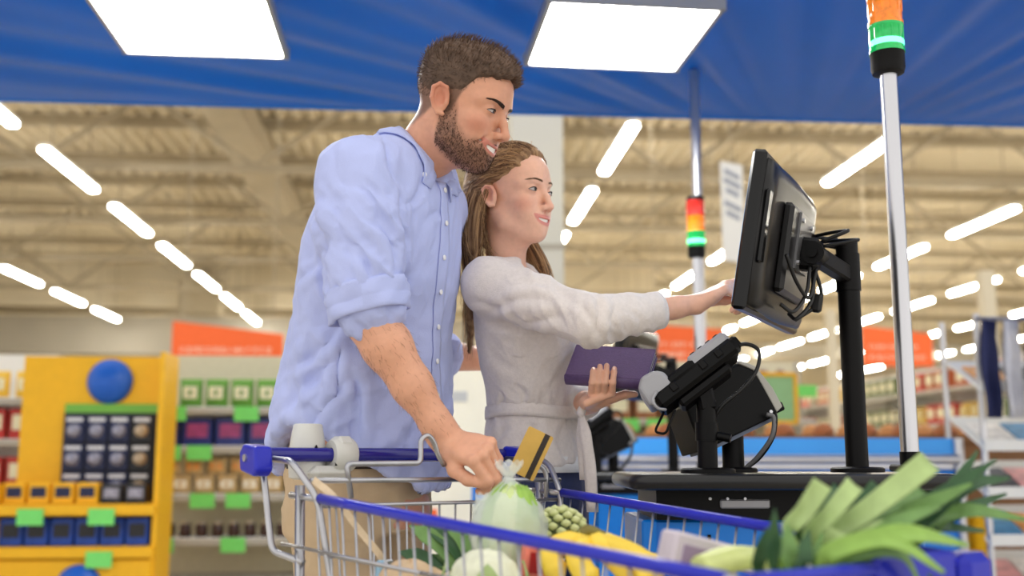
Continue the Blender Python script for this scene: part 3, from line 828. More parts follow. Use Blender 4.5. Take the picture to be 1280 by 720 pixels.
def printer(o, word, zo):
    foot = at(917, 588, 2.42) + o; foot.z = zo
    t = thing('receipt_printer', 'black receipt printer with grey end panel ' + word, 'printer', foot)
    MB().lathe([(.052, 0), (.052, .007), (.048, .01), (.03, .011)], 32, foot).build('foot_plate', M_blackm, t, auto=40, world=True)
    zt = (at(915, 530, 2.42) + o).z
    MB().cyl(foot, (foot.x, foot.y, zt), .024, n=24).build('post', M_blackm, t, auto=40, world=True)
    c = at(900, 514, 2.42) + o
    x = Vector((.88, .22, .40)).normalized()
    B = basis(x, (-.40, .0, .90))
    G = lambda a, b_, e: c + B @ Vector((a, b_, e))
    # body profile (local x-z), extruded across
    prof = [(-.105, -.058), (.092, -.058), (.098, -.04), (.088, .052), (.06, .078), (-.02, .082), (-.095, .045)]
    MB().prism(prof, .125, B @ Matrix.Rotation(math.pi / 2, 3, 'X'), G(0, 0, 0)).build('body', M_black, t, world=True, bevm=.004)
    pr2 = [(.093, -.052), (.112, -.046), (.110, .0), (.096, .058), (.068, .085), (.06, .080), (.088, .052)]
    MB().prism(pr2, .128, B @ Matrix.Rotation(math.pi / 2, 3, 'X'), G(0, 0, 0)).build('end_panel', M_printgrey, t, world=True, bevm=.003)
    MB().box(G(0, 0, -.062), (.18, .10, .008), B).build('base_plate', mat('printer base', (96, 104, 122), .4, .2), t, world=True)
    MB().box(G(.03, -.03, .083), (.06, .05, .004), B).build('paper_slot', M_blackm, t, world=True)
    MB().box(G(.105, -.04, -.045), (.03, .03, .02), B, bev=.003).build('socket', M_black, t, world=True)
    for (a, e) in ((-.09, -.045), (.08, -.045)): MB().cyl(G(a, -.0625, e), G(a, -.066, e), .004, n=8).build('screw', M_chrome, t, world=True)
    q = [at(958, 518, 2.36) + o, at(967, 522, 2.36) + o, at(965, 545, 2.36) + o, at(948, 570, 2.38) + o, at(932, 585, 2.40) + o]
    MB().tube(bez(q, 8), .005, 8).build('power_cable', mat('grey cable', (110, 110, 112), .45), t, smooth=True, world=True)
    q = [G(.10, -.045, -.045), at(970, 525, 2.36) + o, at(966, 548, 2.37) + o, at(950, 572, 2.39) + o, at(930, 588, 2.41) + o]
    MB().tube(bez(q, 8), .0038, 8).build('data_cable', M_cable, t, smooth=True, world=True)

def counter(o, word, zo, yaw=YAW):
    a = at(788, 600, 2.13); X0, X1, Y0 = a.x, .885, 2.13
    c = Vector(((X0 + X1) / 2 + o.x, Y0 + .22 + o.y, 0))
    t = thing('checkout_counter', 'black topped blue checkout counter ' + word, 'counter', c, 0)
    W, D = X1 - X0, .44
    # rounded edge top
    b = MB(); prof = []
    for k in range(9):
        an = -math.pi / 2 + math.pi * k / 8; prof.append((.015 * math.cos(an), .016 * math.sin(an)))
    ring = lambda ex, ez: [(sx * (W / 2 - .015 - .03 + .03 * 0 + ex) + 0, sy * (D / 2 - .015 + ex), zo - .016 + ez) for sx, sy in ((-1, -1), (1, -1), (1, 1), (-1, 1))]
    P = []
    for (ex, ez) in prof:
        pts = []
        for (sx, sy) in ((-1, -1), (1, -1), (1, 1), (-1, 1)):
            cx, cy = sx * (W / 2 - .04), sy * (D / 2 - .04)
            a0 = math.atan2(sy, sx)
            for k in range(5):
                an = a0 - math.pi / 4 + math.pi / 2 * k / 4
                pts.append((cx + (.025 + ex) * math.cos(an), cy + (.025 + ex) * math.sin(an), zo - .016 + ez))
        P.append(pts)
    n = len(P[0]); vs_ = [p for r in P for p in r]; fs = []
    for i in range(len(P) - 1):
        for j in range(n): fs.append((i * n + j, i * n + (j + 1) % n, (i + 1) * n + (j + 1) % n, (i + 1) * n + j))
    fs.append(tuple(range(n - 1, -1, -1))); fs.append(tuple((len(P) - 1) * n + j for j in range(n)))
    b.add(vs_, fs); b.build('worktop', mat('black worktop', (18, 18, 20), .30, noise=.12, nscale=50, bump=.04, bscale=200), t, auto=50)
    MB().box((.02, .02, zo - .032 - .03), (W - .08, D - .12, .06)).build('apron', M_black, t)
    MB().box((-.09, -D / 2 + .078, zo - .032 - .028), (.10, .01, .018), bev=.003).build('cable_clip', mat('clip grey', (150, 150, 155), .4, .5), t)
    for k in range(3): MB().cyl((-.16 + k * .035, -D / 2 + .083, zo - .05), (-.16 + k * .035, -D / 2 + .074, zo - .05), .003, n=8).build('screw', M_chrome, t)
    hb = zo - .092
    MB().box((.0, .03, hb / 2 + .02), (W - .10, D - .14, hb - .04), bev=.006).build('body', M_blue, t)
    MB().box((-W / 2 + .045, .03, hb / 2), (.03, D - .1, hb), bev=.004).build('side_panel', M_blue, t)
    MB().box((0, .03, .02), (W - .14, D - .2, .04)).build('plinth', M_black, t)
    for x in (-.16, .12): MB().box((x, -D / 2 + .098, hb / 2), (.006, .006, hb - .06)).build('panel_joint', M_blackm, t)

Z1 = .93
O1 = Vector((0, 0, 0)); O2 = Vector((-.03, 2.55, -.03))
counter(O1, 'nearest the woman pointing at the monitor', Z1)
monitor(O1, 'touched by the woman', Z1)
terminal(O1, 'in front of the purple wallet', Z1)
printer(O1, 'next to the terminal by the wallet', Z1)
counter(O2, 'standing behind the first counter', Z1 - .03)
monitor(O2, 'standing on the rear counter', Z1 - .03)
terminal(O2, 'on the rear counter', Z1 - .03)
printer(O2, 'on the rear counter', Z1 - .03)
pb = at(1138, 578, 2.50); pb.z = Z1
light_tower(pb, at(1108, 92, 2.50).z, .0205, 'at the end of the nearer counter')
pb = at(878, 584, 4.80); pb.z = 0.9
light_tower(pb, at(868, 322, 4.80).z, .0215, 'on the rear counter')
pb = at(881, 584, 5.42); pb.z = 0
pole(pb, 2.97, .025, 'support_pole', 'tall pale steel pole rising from the floor to the blue canopy', 'pole')

def barrier():
    c = S(1.62, 5.75, 0)
    t = thing('checkout_barrier', 'long blue checkout barrier with steel handrail behind the counters', 'barrier', c, YAW)
    x0, x1 = -1.05, 1.30
    MB().box(((x0 + x1) / 2, .1, .45), (x1 - x0, .05, .90), bev=.005).build('lower_panel', M_blue, t)
    MB().box(((x0 + x1) / 2, .1, 1.01), (x1 - x0, .05, .12), bev=.005).build('upper_panel', M_bluel, t)
    MB().box(((x0 + x1) / 2, .1, .925), (x1 - x0, .06, .045), bev=.003).build('joint_strip', M_chrome, t)
    q = rounded([(x0, .02, .955), (x1 - .02, .02, .955), (x1 + .01, .05, .955), (x1 + .01, .05, .0)], .05)
    MB().tube([(x0, .02, .955), (x1, .02, .955)], .026, 14).build('handrail', M_chrome, t, auto=40)
    MB().tube([(x1 + .02, .06, 0), (x1 + .02, .06, 1.07)], .028, 14).build('end_post', M_chrome, t, auto=40)
    for x in (-.7, 0, .7): MB().cyl((x, .02, .955), (x, .1, .955), .012, n=8).build('rail_bracket', M_chrome, t)
    MB().tube([(x1 - .3, .03, .35), (x1, .03, .35)], .02, 12).build('lower_rail', M_chrome, t, auto=40)
barrier()
# ------------------------------------------------------------------ shopping cart
CA = math.radians(37)
KH = Vector((math.sin(CA), -math.cos(CA), 0)); KP = Vector((math.cos(CA), math.sin(CA), 0))
KO = Vector((-.336, 1.89, 0))
def K(a, b, z): return KO + KP * a + KH * b + Vector((0, 0, z))
def onplane(px, py, b0):
    """Point the photograph shows at (px, py) on the upright plane across the cart at b0."""
    d = at(px, py, 1.0) - Vector((0, 0, CAM_H)); c = Vector((0, 0, CAM_H))
    p0 = K(0, b0, 0)
    t = (p0 - c).dot(KH) / d.dot(KH)
    return c + d * t
CL = .90
def rim(b): return .893 - .065 * b / CL
def side_pt(s, b, f):
    """Basket side s (0 near, 1 far), distance b from the rear, f 0 at the rim .. 1 at the floor of the basket."""
    tap = .05 * b / CL; ins = .055 * f
    a = (tap + ins) if s == 0 else (.54 - tap - ins)
    zb = .40 + .12 * b / CL
    return K(a, b, rim(b) * (1 - f) + zb * f)
def cart():
    base = K(.27, .35, 0)
    t = thing('shopping_cart', 'steel wire shopping cart with blue handle and rails', 'shopping cart', base)
    blue = mat('cart blue plastic', (26, 34, 178), .28, noise=.06, nscale=30)
    def wire(pts, r=.0024, name='wire', n=6, m=None, rad=None, parent=None):
        MB().tube(rounded(pts, rad) if rad else pts, r, n).build(name, m or M_zinc, t, smooth=True, world=True)
    # rims with blue sleeves
    for s in (0, 1):
        wire([side_pt(s, 0, 0), side_pt(s, CL, 0)], .0055, 'rim_rod', 8)
        q = [side_pt(s, .012 + (CL - .03) * k / 8, 0) for k in range(9)]
        MB().tube(q, .0088, 10).build('rail_sleeve', blue, t, smooth=True, world=True)
        for f, r in ((.19, .0034), (.42, .003), (.68, .003), (1.0, .004)):
            wire([side_pt(s, 0, f), side_pt(s, CL, f)], r, 'side_wire')
        n = 22
        for i in range(n + 1):
            b = CL * i / n
            wire([side_pt(s, b, 0), side_pt(s, b - .015, .5), side_pt(s, b - .03 if i else 0, 1)], .0021, 'side_wire', 5)
    # front
    for f in (0, .19, .42, .68, 1): wire([side_pt(0, CL, f), side_pt(1, CL, f)], .003 if f else .0055, 'front_wire')
    for i in range(1, 11):
        wire([side_pt(0, CL, 0).lerp(side_pt(1, CL, 0), i / 11), side_pt(0, CL, 1).lerp(side_pt(1, CL, 1), i / 11)], .0021, 'front_wire', 5)
    for s in (0, 1):
        p = side_pt(s, CL, 0) + Vector((0, 0, -.012))
        MB().box(p, (.05, .07, .045) if s else (.03, .03, .03), basis(KH, (0, 0, 1)), bev=.012 if s else .009).build('corner_bumper', blue, t, world=True)
    q = [side_pt(0, CL + .004, 0).lerp(side_pt(1, CL + .004, 0), k / 6) for k in range(7)]
    MB().tube(q, .0095, 10).build('front_sleeve', blue, t, smooth=True, world=True)
    c = side_pt(0, CL + .008, .03).lerp(side_pt(1, CL + .008, .03), .72)
    MB().box(c, (.012, .17, .05), basis(KH, (0, 0, 1)), bev=.005).build('front_plate', blue, t, world=True)
    # floor of the basket
    for i in range(1, 11):
        wire([side_pt(0, 0, 1).lerp(side_pt(1, 0, 1), i / 11), side_pt(0, CL, 1).lerp(side_pt(1, CL, 1), i / 11)], .0021, 'floor_wire', 5)
    for i in range(7):
        b = CL * i / 6; wire([side_pt(0, b, 1), side_pt(1, b, 1)], .003, 'floor_wire')
    # rear flap
    for f in (0.03, .3, .6, .97):
        wire([side_pt(0, .0, f), side_pt(1, .0, f)], .0034, 'flap_wire')
    for i in range(1, 15):
        wire([side_pt(0, 0, .03).lerp(side_pt(1, 0, .03), i / 15), side_pt(0, 0, 1).lerp(side_pt(1, 0, 1), i / 15)], .0021, 'flap_wire', 5)
    # seat frame wires
    b0 = -.03
    P = lambda x, y, b=b0: onplane(x, y, b)
    wire([P(388, 601), P(600, 599)], .0048, 'seat_wire', 8)
    wire([P(439, 623), P(433, 580), P(526, 579), P(526, 549), P(535, 543), P(543, 553), P(548, 570), P(556, 582)], .0052, 'seat_loop', 8, rad=.012)
    wire([P(662, 596), P(663, 588), P(673, 580), P(683, 590), P(683, 622)], .0052, 'seat_loop', 8, rad=.012)
    wire([P(600, 599), P(700, 600)], .0048, 'seat_wire', 8)
    # handle
    hz = .967
    hb = -.20
    h0, h1 = K(-.02, hb, hz), K(.555, hb, hz)
    MB().cyl(h0, h1, .0138, n=20).build('handle', mat('handle blue', (30, 28, 132), .22, noise=.05, coat=.3), t, auto=40, world=True)
    for s, a in ((0, -.035), (1, .565)):
        cpos = K(a, hb + .018, hz - .006)
        prof = [(-.028, -.024), (.030, -.034), (.044, -.022), (.036, .020), (-.018, .026), (-.034, .010)]
        Rr = Matrix((KH, Vector((0, 0, 1)), KP if True else KP)).transposed()
        MB().prism(prof if s == 0 else prof, .036, Rr, cpos).build('handle_end', blue, t, world=True, bevm=.006)
        MB().cyl(cpos + KP * (-.022 if s == 0 else .022), cpos + KP * (-.016 if s == 0 else .016), .007, n=14).build('end_rivet', M_chrome, t, world=True)
        # bracket rods from the handle end to the basket
        aa = -.02 if s == 0 else .56
        e = side_pt(s, 0, 0)
        wire([K(aa + (.02 if s == 0 else -.02), hb + .02, hz - .008), K(aa, -.06, hz - .012), e + KH * .004, side_pt(s, .05, .55), side_pt(s, .07, 1)], .006, 'bracket_rod', 10, rad=.025)
        wire([K(aa, hb + .02, hz - .025), K(aa + (0 if s == 0 else 0), hb + .03, hz - .05), K(aa, -.13, hz - .17), K(aa + (.02 if s == 0 else -.02), -.045, hz - .185)], .0062, 'bracket_rod', 10, rad=.02)
        wire([K(aa + (.02 if s == 0 else -.02), -.065, rim(0) + .02), K(aa + (.02 if s == 0 else -.02), -.03, .30), K(aa + (.02 if s == 0 else -.02), .0, .17)], .009, 'frame_tube', 12)
        wire([K(aa + (.02 if s == 0 else -.02), -.10, rim(0) + .002), K(aa + (.02 if s == 0 else -.02), .02, rim(0) - .002)], .006, 'bracket_rod', 10)
        wire([K(aa, -.09, hz - .155), side_pt(s, .3, .19)], .003, 'side_wire')
    # chassis and castors
    for s in (0, 1):
        a0, a1 = (.02, .12) if s == 0 else (.52, .42)
        MB().tube(rounded([K(a0, 0, .17), K(a0, .1, .15), K(a1, .85, .15), K(a1, .9, .42)], .05), .012, 12).build('chassis_tube', M_zinc, t, smooth=True, world=True)
        for (a, b) in ((a0, .02), (a1, .82)):
            R = basis(KP, (0, 0, 1))
            w = MB(); w.tube([K(a - .014, b, .062), K(a + .014, b, .062)], .062, 24); w.build('castor_wheel', mat('wheel rubber', (70, 70, 74), .6), t, auto=40, world=True)
            f = MB(); f.box(K(a - .022, b, .1), (.005, .04, .10), R); f.box(K(a + .022, b, .1), (.005, .04, .10), R); f.box(K(a, b, .148), (.05, .05, .006), R)
            f.build('castor_fork', M_zinc, t, world=True)
    wire([K(.02, .0, .17), K(.52, .0, .17)], .011, 'cross_tube', 12)
    wire([K(.12, .85, .15), K(.42, .85, .15)], .011, 'cross_tube', 12)
cart()
def cart_clip():
    hb, hz = -.20, .967
    c = K(.125, hb, hz)
    g = mat('clip light grey', (206, 206, 200), .4, noise=.04, nscale=20)
    t = thing('scanner_holder', 'light grey plastic scanner holder clipped on the cart handle', 'holder', c)
    B = basis(KP, (0, 0, 1))
    # sleeve round the handle
    R = Matrix((KP.cross(Vector((0, 0, 1))), Vector((0, 0, 1)) * -1, KP)).transposed()
    prof = [(.0145, -.024), (.028, -.024), (.033, -.018), (.033, .018), (.028, .024), (.0145, .024)]
    R2 = Matrix((Vector((0, 0, 1)), KP.cross(Vector((0, 0, 1))) * -1, KP)).transposed()
    MB().lathe(prof, 24, c + KP * .028, R2, cap=False).build('clamp_sleeve', g, t, auto=50, world=True)
    MB().box(c + KP * .028 + Vector((0, 0, .016)), (.044, .05, .04), B, bev=.012).build('clamp_bridge', g, t, world=True)
    cup = MB(); ax = (Vector((0, 0, 1)) + KP * .12).normalized()
    R3 = basis(KP, ax)
    cc = c - KP * .028 + KH * .0
    cup.lathe([(.022, -.048), (.034, -.044), (.037, -.01), (.033, .03), (.028, .058), (.024, .060), (.021, .056), (.020, .0), (.019, -.03)], 28, cc - KH * .036, R3, cap=True)
    cup.build('cup', g, t, auto=60, world=True)
    MB().box(c + KH * -.0 + Vector((0, 0, -.034)), (.085, .045, .026), B, bev=.012).build('lower_shell', g, t, world=True)
    MB().box(c + KH * .017 + KP * .028 + Vector((0, 0, -.018)), (.048, .012, .006), B).build('latch_slot', M_black, t, world=True)
    MB().prism([(-.006, -.004), (.006, -.004), (0, .007)], .003, basis(KP, KH), cc + KH * .002 + Vector((0, 0, .012))).build('arrow_mark', M_black, t, world=True)
cart_clip()

# ------------------------------------------------------------------ goods in the cart
def leaf_mesh(b, pts, w, cup=.35, nrm=(0, -.5, .8), taper='tip'):
    q = bez(pts, 7); n = len(q); P = []
    nv = Vector(nrm).normalized()
    for i, p in enumerate(q):
        t = i / (n - 1)
        d = (q[min(i + 1, n - 1)] - q[max(i - 1, 0)]).normalized()
        s = d.cross(nv); s.normalize(); up = s.cross(d)
        if taper == 'tip': ww = w * (.75 + .5 * t) * min(1, max(.06, (1 - t) * 3.2)) ** .8
        elif taper == 'cut': ww = w * (.8 + .3 * t)
        else: ww = w * math.sin(math.pi * min(1, .08 + t * .92)) ** .7
        P.append([p + s * (x * ww) + up * (abs(x) ** 1.6 * ww * cup * 1.4 + .0015 * math.sin(9 * t + 3 * x)) for x in (-.5, -.38, -.2, 0, .2, .38, .5)])
    b.grid(P)
    return b
gl = [mat('leek pale', (172, 196, 128), .42, noise=.12, nscale=60, stretch=(1, 1, .2)), mat('leek mid', (104, 142, 74), .42, noise=.15, nscale=60), mat('leek dark', (44, 84, 44), .4, noise=.2, nscale=50), mat('leek bright', (140, 178, 80), .42, noise=.12, nscale=50)]
def leeks():
    specs = [
        ('leek with pale broad cut leaves fanning over the cart front', [((985, 668), (1005, 640), (1028, 604), 21, 0, 'cut'), ((1012, 672), (1040, 640), (1068, 606), 20, 0, 'cut'), ((1000, 675), (1030, 640), (1050, 612), 17, 2, 'cut'), ((1020, 680), (1080, 642), (1163, 578), 27, 0, 'cut'), ((1040, 676), (1070, 640), (1098, 608), 18, 2, 'cut'), ((1030, 680), (1095, 645), (1150, 612), 20, 1, 'cut'), ((1050, 684), (1100, 660), (1160, 632), 20, 2, 'tip')], 1.40, (1010, 700)),
        ('leek with long dark arching leaves reaching past the cart corner', [((1050, 682), (1130, 645), (1215, 605), 24, 1, 'tip'), ((1090, 680), (1160, 632), (1245, 575), 22, 2, 'tip'), ((1120, 676), (1180, 625), (1222, 564), 20, 2, 'tip'), ((1100, 684), (1190, 640), (1285, 650), 22, 1, 'tip'), ((1130, 682), (1200, 612), (1262, 598), 22, 2, 'tip'), ((1090, 690), (1150, 660), (1230, 664), 20, 2, 'tip'), ((1120, 680), (1170, 650), (1200, 600), 34, 1, 'leaf'), ((1140, 676), (1200, 640), (1258, 618), 18, 2, 'tip')], 1.46, (1060, 705)),
        ('leek with bright green leaves drooping over the cart front rail', [((1040, 690), (1110, 676), (1180, 716), 22, 3, 'tip'), ((1050, 688), (1130, 668), (1210, 682), 24, 3, 'tip'), ((1060, 696), (1120, 690), (1150, 730), 20, 1, 'tip'), ((1030, 700), (1040, 680), (1048, 664), 22, 0, 'cut'), ((1070, 690), (1120, 655), (1175, 634), 20, 1, 'tip'), ((1040, 696), (1100, 690), (1165, 722), 18, 2, 'tip'), ((1050, 692), (1095, 662), (1140, 652), 18, 0, 'tip')], 1.34, (1020, 715)),
        ('leek with dark pointed upright leaves beside the pale celery', [((968, 720), (966, 680), (968, 636), 17, 2, 'tip'), ((990, 720), (985, 690), (984, 654), 20, 1, 'tip'), ((1005, 722), (1003, 700), (1012, 662), 20, 2, 'tip'), ((950, 715), (952, 690), (958, 660), 15, 2, 'tip'), ((1015, 722), (1020, 700), (1036, 672), 18, 1, 'cut'), ((978, 722), (975, 695), (974, 668), 14, 3, 'tip')], 1.33, (985, 735)),
    ]
    for i, (lab, leaves, Y, bp) in enumerate(specs):
        base = at(bp[0], bp[1], Y)
        t = thing('leek', lab, 'leek', base)
        tail = base + Vector((-.10, .16, -.10))
        tail.z = max(tail.z, .62)
        MB().tube([tail, base], [.017, .02], 14).build('stalk', mat('leek white', (226, 230, 200), .4, noise=.06, nscale=40), t, smooth=True, world=True)
        for j, (p0, p1, p2, w, mi, tp) in enumerate(leaves):
            y0 = Y + .012 * (j - 2)
            pts = [base + Vector((0, 0, -.005)), at(p0[0], p0[1], y0), at(p1[0], p1[1], y0 - .015), at(p2[0], p2[1], y0 + .02 * ((j % 3) - 1))]
            b = MB(); leaf_mesh(b, pts, w / 1350 * Y * 1.05, .3, (.25 - .1 * j, -.75, .55), tp)
            b.build('leaf', gl[mi], t, smooth=True, world=True, solid=.0016)
leeks()
def scallions():
    base = at(535, 700, 1.86)
    t = thing('spring_onion_bunch', 'bunch of dark green leaves lying behind the bagged cabbage', 'vegetable', base)
    for j, (p0, p2, w) in enumerate((((575, 715), (512, 657), 20), ((585, 712), (530, 655), 18), ((590, 708), (556, 650), 18), ((560, 722), (498, 690), 18), ((580, 720), (520, 700), 16), ((570, 728), (540, 672), 16))):
        b = MB(); leaf_mesh(b, [at(*p0, 1.84), at((p0[0] + p2[0]) / 2 + 4, (p0[1] + p2[1]) / 2 - 6, 1.85), at(*p2, 1.87)], w / 1350 * 1.85, .3, (0, -.8, .5), 'tip')
        b.build('leaf', gl[2 if j % 2 else 1], t, smooth=True, world=True, solid=.0015)
scallions()
def lumpy(c, r, fn, nu=40, nv=28, B=None):
    """Ellipsoid grid with a radial function fn(theta, phi)."""
    P = []
    for i in range(nu + 1):
        th = 2 * math.pi * i / nu; row = []
        for j in range(nv + 1):
            ph = -math.pi / 2 + math.pi * j / nv
            f = fn(th, ph)
            v = Vector((r[0] * math.cos(ph) * math.cos(th) * f, r[1] * math.cos(ph) * math.sin(th) * f, r[2] * math.sin(ph) * f))
            row.append(Vector(c) + ((B @ v) if B is not None else v))
        P.append(row)
    return MB().grid(P)
def cabbage():
    c = at(636, 662, 1.84)
    t = thing('cabbage', 'pale green cabbage tied up in a thin clear plastic bag', 'cabbage', c - Vector((0, 0, .11)))
    ax = rotm(0, .12, 0)
    m0 = mat('cabbage leaf', (176, 206, 112), .45, noise=.25, nscale=18, bump=.3, bscale=60)
    lumpy(c, (.048, .048, .075), lambda th, ph: 1 + .035 * math.sin(th * 5 + 3 * math.sin(ph * 2)) + .02 * math.sin(ph * 7 + th), B=ax).build('head', m0, t, smooth=True, world=True)
    for k in range(6):
        a0 = k * math.pi / 3 + .3
        P = []
        for i in range(9):
            row = []
            th = a0 - .62 + 1.24 * i / 8
            for j in range(9):
                ph = -1.2 + 2.35 * j / 8
                f = 1.05 + .03 * (k % 2) + .025 * math.sin(th * 14) + .01 * math.sin(ph * 15)
                row.append(c + ax @ Vector((.048 * math.cos(ph) * math.cos(th) * f, .048 * math.cos(ph) * math.sin(th) * f, .076 * math.sin(ph) * f)))
            P.append(row)
        MB().grid(P).build('outer_leaf', mat('cabbage outer %d' % (k % 2), (150, 190, 80) if k % 2 else (204, 222, 150), .45, noise=.2, nscale=16, bump=.3, bscale=50), t, smooth=True, world=True, solid=.0015)
    film = mat('clear film', (240, 246, 240), .12, alpha=.46, spec=.8, noise=.03, bump=.9, bscale=40)
    up = (at(655, 602, 1.84) - c).normalized(); Rb = basis(Vector((1, 0, 0)), up)
    prof = [(.012, -.100), (.045, -.088), (.060, -.055), (.064, -.015), (.062, .015), (.053, .038), (.038, .056), (.022, .070), (.011, .080), (.007, .086), (.012, .092), (.020, .104), (.024, .110)]
    P = []
    for i in range(41):
        th = 2 * math.pi * i / 40
        P.append([c + Rb @ Vector((r_ * math.cos(th) * (1 + .06 * math.sin(th * 7 + z_ * 60) + .05 * math.sin(th * 13 - z_ * 90)), r_ * math.sin(th) * (1 + .06 * math.sin(th * 7 + z_ * 60)), z_ + (.006 * math.sin(th * 5) if z_ > .1 else 0))) for (r_, z_) in prof])
    MB().grid(P).build('plastic_bag', film, t, smooth=True, world=True)
    for (px, py, a) in ((604, 628, 1.), (596, 640, .6)):
        q = at(px, py, 1.83)
        P = [[q + Vector((math.cos(th) * r_ * a, math.sin(th) * r_ * .6, z_)) for (r_, z_) in ((.016, -.03), (.012, -.008), (.014, .012 + .006 * math.sin(th * 4)))] for th in [2 * math.pi * i / 12 for i in range(13)]]
        MB().grid(P).build('bag_ear', film, t, smooth=True, world=True)
cabbage()
def cabbage2():
    c = at(606, 734, 1.70)
    t = thing('cauliflower', 'bagged whitish cauliflower low in the cart under the cabbage', 'cauliflower', c - Vector((0, 0, .06)))
    lumpy(c, (.055, .05, .055), lambda th, ph: 1 + .05 * abs(math.sin(th * 6)) * math.cos(ph) + .05 * abs(math.sin(ph * 7 + th)), 44, 30).build('head', mat('cauliflower white', (232, 234, 206), .5, noise=.12, nscale=40, bump=.4, bscale=120), t, smooth=True, world=True)
    for k in range(4):
        a = k * 1.6; b = MB(); leaf_mesh(b, [c + Vector((math.cos(a) * .03, math.sin(a) * .03, -.05)), c + Vector((math.cos(a) * .062, math.sin(a) * .058, -.01)), c + Vector((math.cos(a) * .058, math.sin(a) * .055, .04))], .05, .25, (math.cos(a), math.sin(a), .1), 'leaf')
        b.build('leaf', gl[0], t, smooth=True, world=True, solid=.0015)
cabbage2()
def custard_apple():
    c = at(700, 668, 1.93); r = .046
    t = thing('romanesco', 'round pale green knobbly romanesco head beside the bananas', 'vegetable', c - Vector((0, 0, r)))
    lumpy(c, (r * .92, r * .92, r * .9), lambda a, b: 1).build('core', mat('romanesco seam', (74, 84, 52), .6), t, smooth=True, world=True)
    knob = lumpy((0, 0, 0), (.0085, .0085, .0075), lambda a, b: 1 + .12 * math.cos(3 * b), 8, 6).mesh('floret', True)
    knob.materials.append(mat('romanesco', (196, 202, 142), .5, noise=.15, nscale=60, bump=.3, bscale=200))
    n = 90
    inv = c - (c - Vector((0, 0, r)))
    for i in range(n):
        z = 1 - 2 * (i + .5) / n; ph = i * 2.39996
        if z < -.5: continue
        q = math.sqrt(1 - z * z); o = bpy.data.objects.new('floret', knob); COL.objects.link(o); o.parent = t
        o.location = inv + Vector((q * math.cos(ph), q * math.sin(ph), z)) * r * .97
custard_apple()
def bananas():
    root = at(737, 672, 1.74)
    t = thing('banana_bunch', 'bunch of ripe yellow bananas with greenish stem', 'bananas', root - Vector((0, 0, .07)))
    ym = mat('banana skin', (248, 214, 74), .4, noise=.08, nscale=14); st = mat('banana stem', (122, 112, 48), .5, noise=.2, nscale=30)
    MB().tube(bez([root + Vector((-.012, 0, .004)), root + Vector((.0, 0, .010)), root + Vector((.02, 0, .0))], 5), [.010] * 10 + [.012], 10).build('stem', st, t, smooth=True, world=True)
    ends = [((690, 688), (700, 725), -.03), ((722, 698), (745, 735), -.05), ((760, 690), (800, 730), -.04), ((780, 690), (832, 716), .0), ((800, 700), (815, 740), -.08)]
    for (m_, e_, dy) in ends:
        q = bez([root, at(m_[0], m_[1], 1.74 + dy), at(e_[0], e_[1], 1.74 + dy * 1.4)], 9); n = len(q)
        rr = [(.005 + .0135 * min(1, i / 4) if i < 5 else .0185 if i < n - 4 else .0185 * (n - i) / 4.0 + .002) for i in range(n)]
        MB().tube(q, rr, 10).build('banana', ym, t, smooth=True, world=True)
bananas()
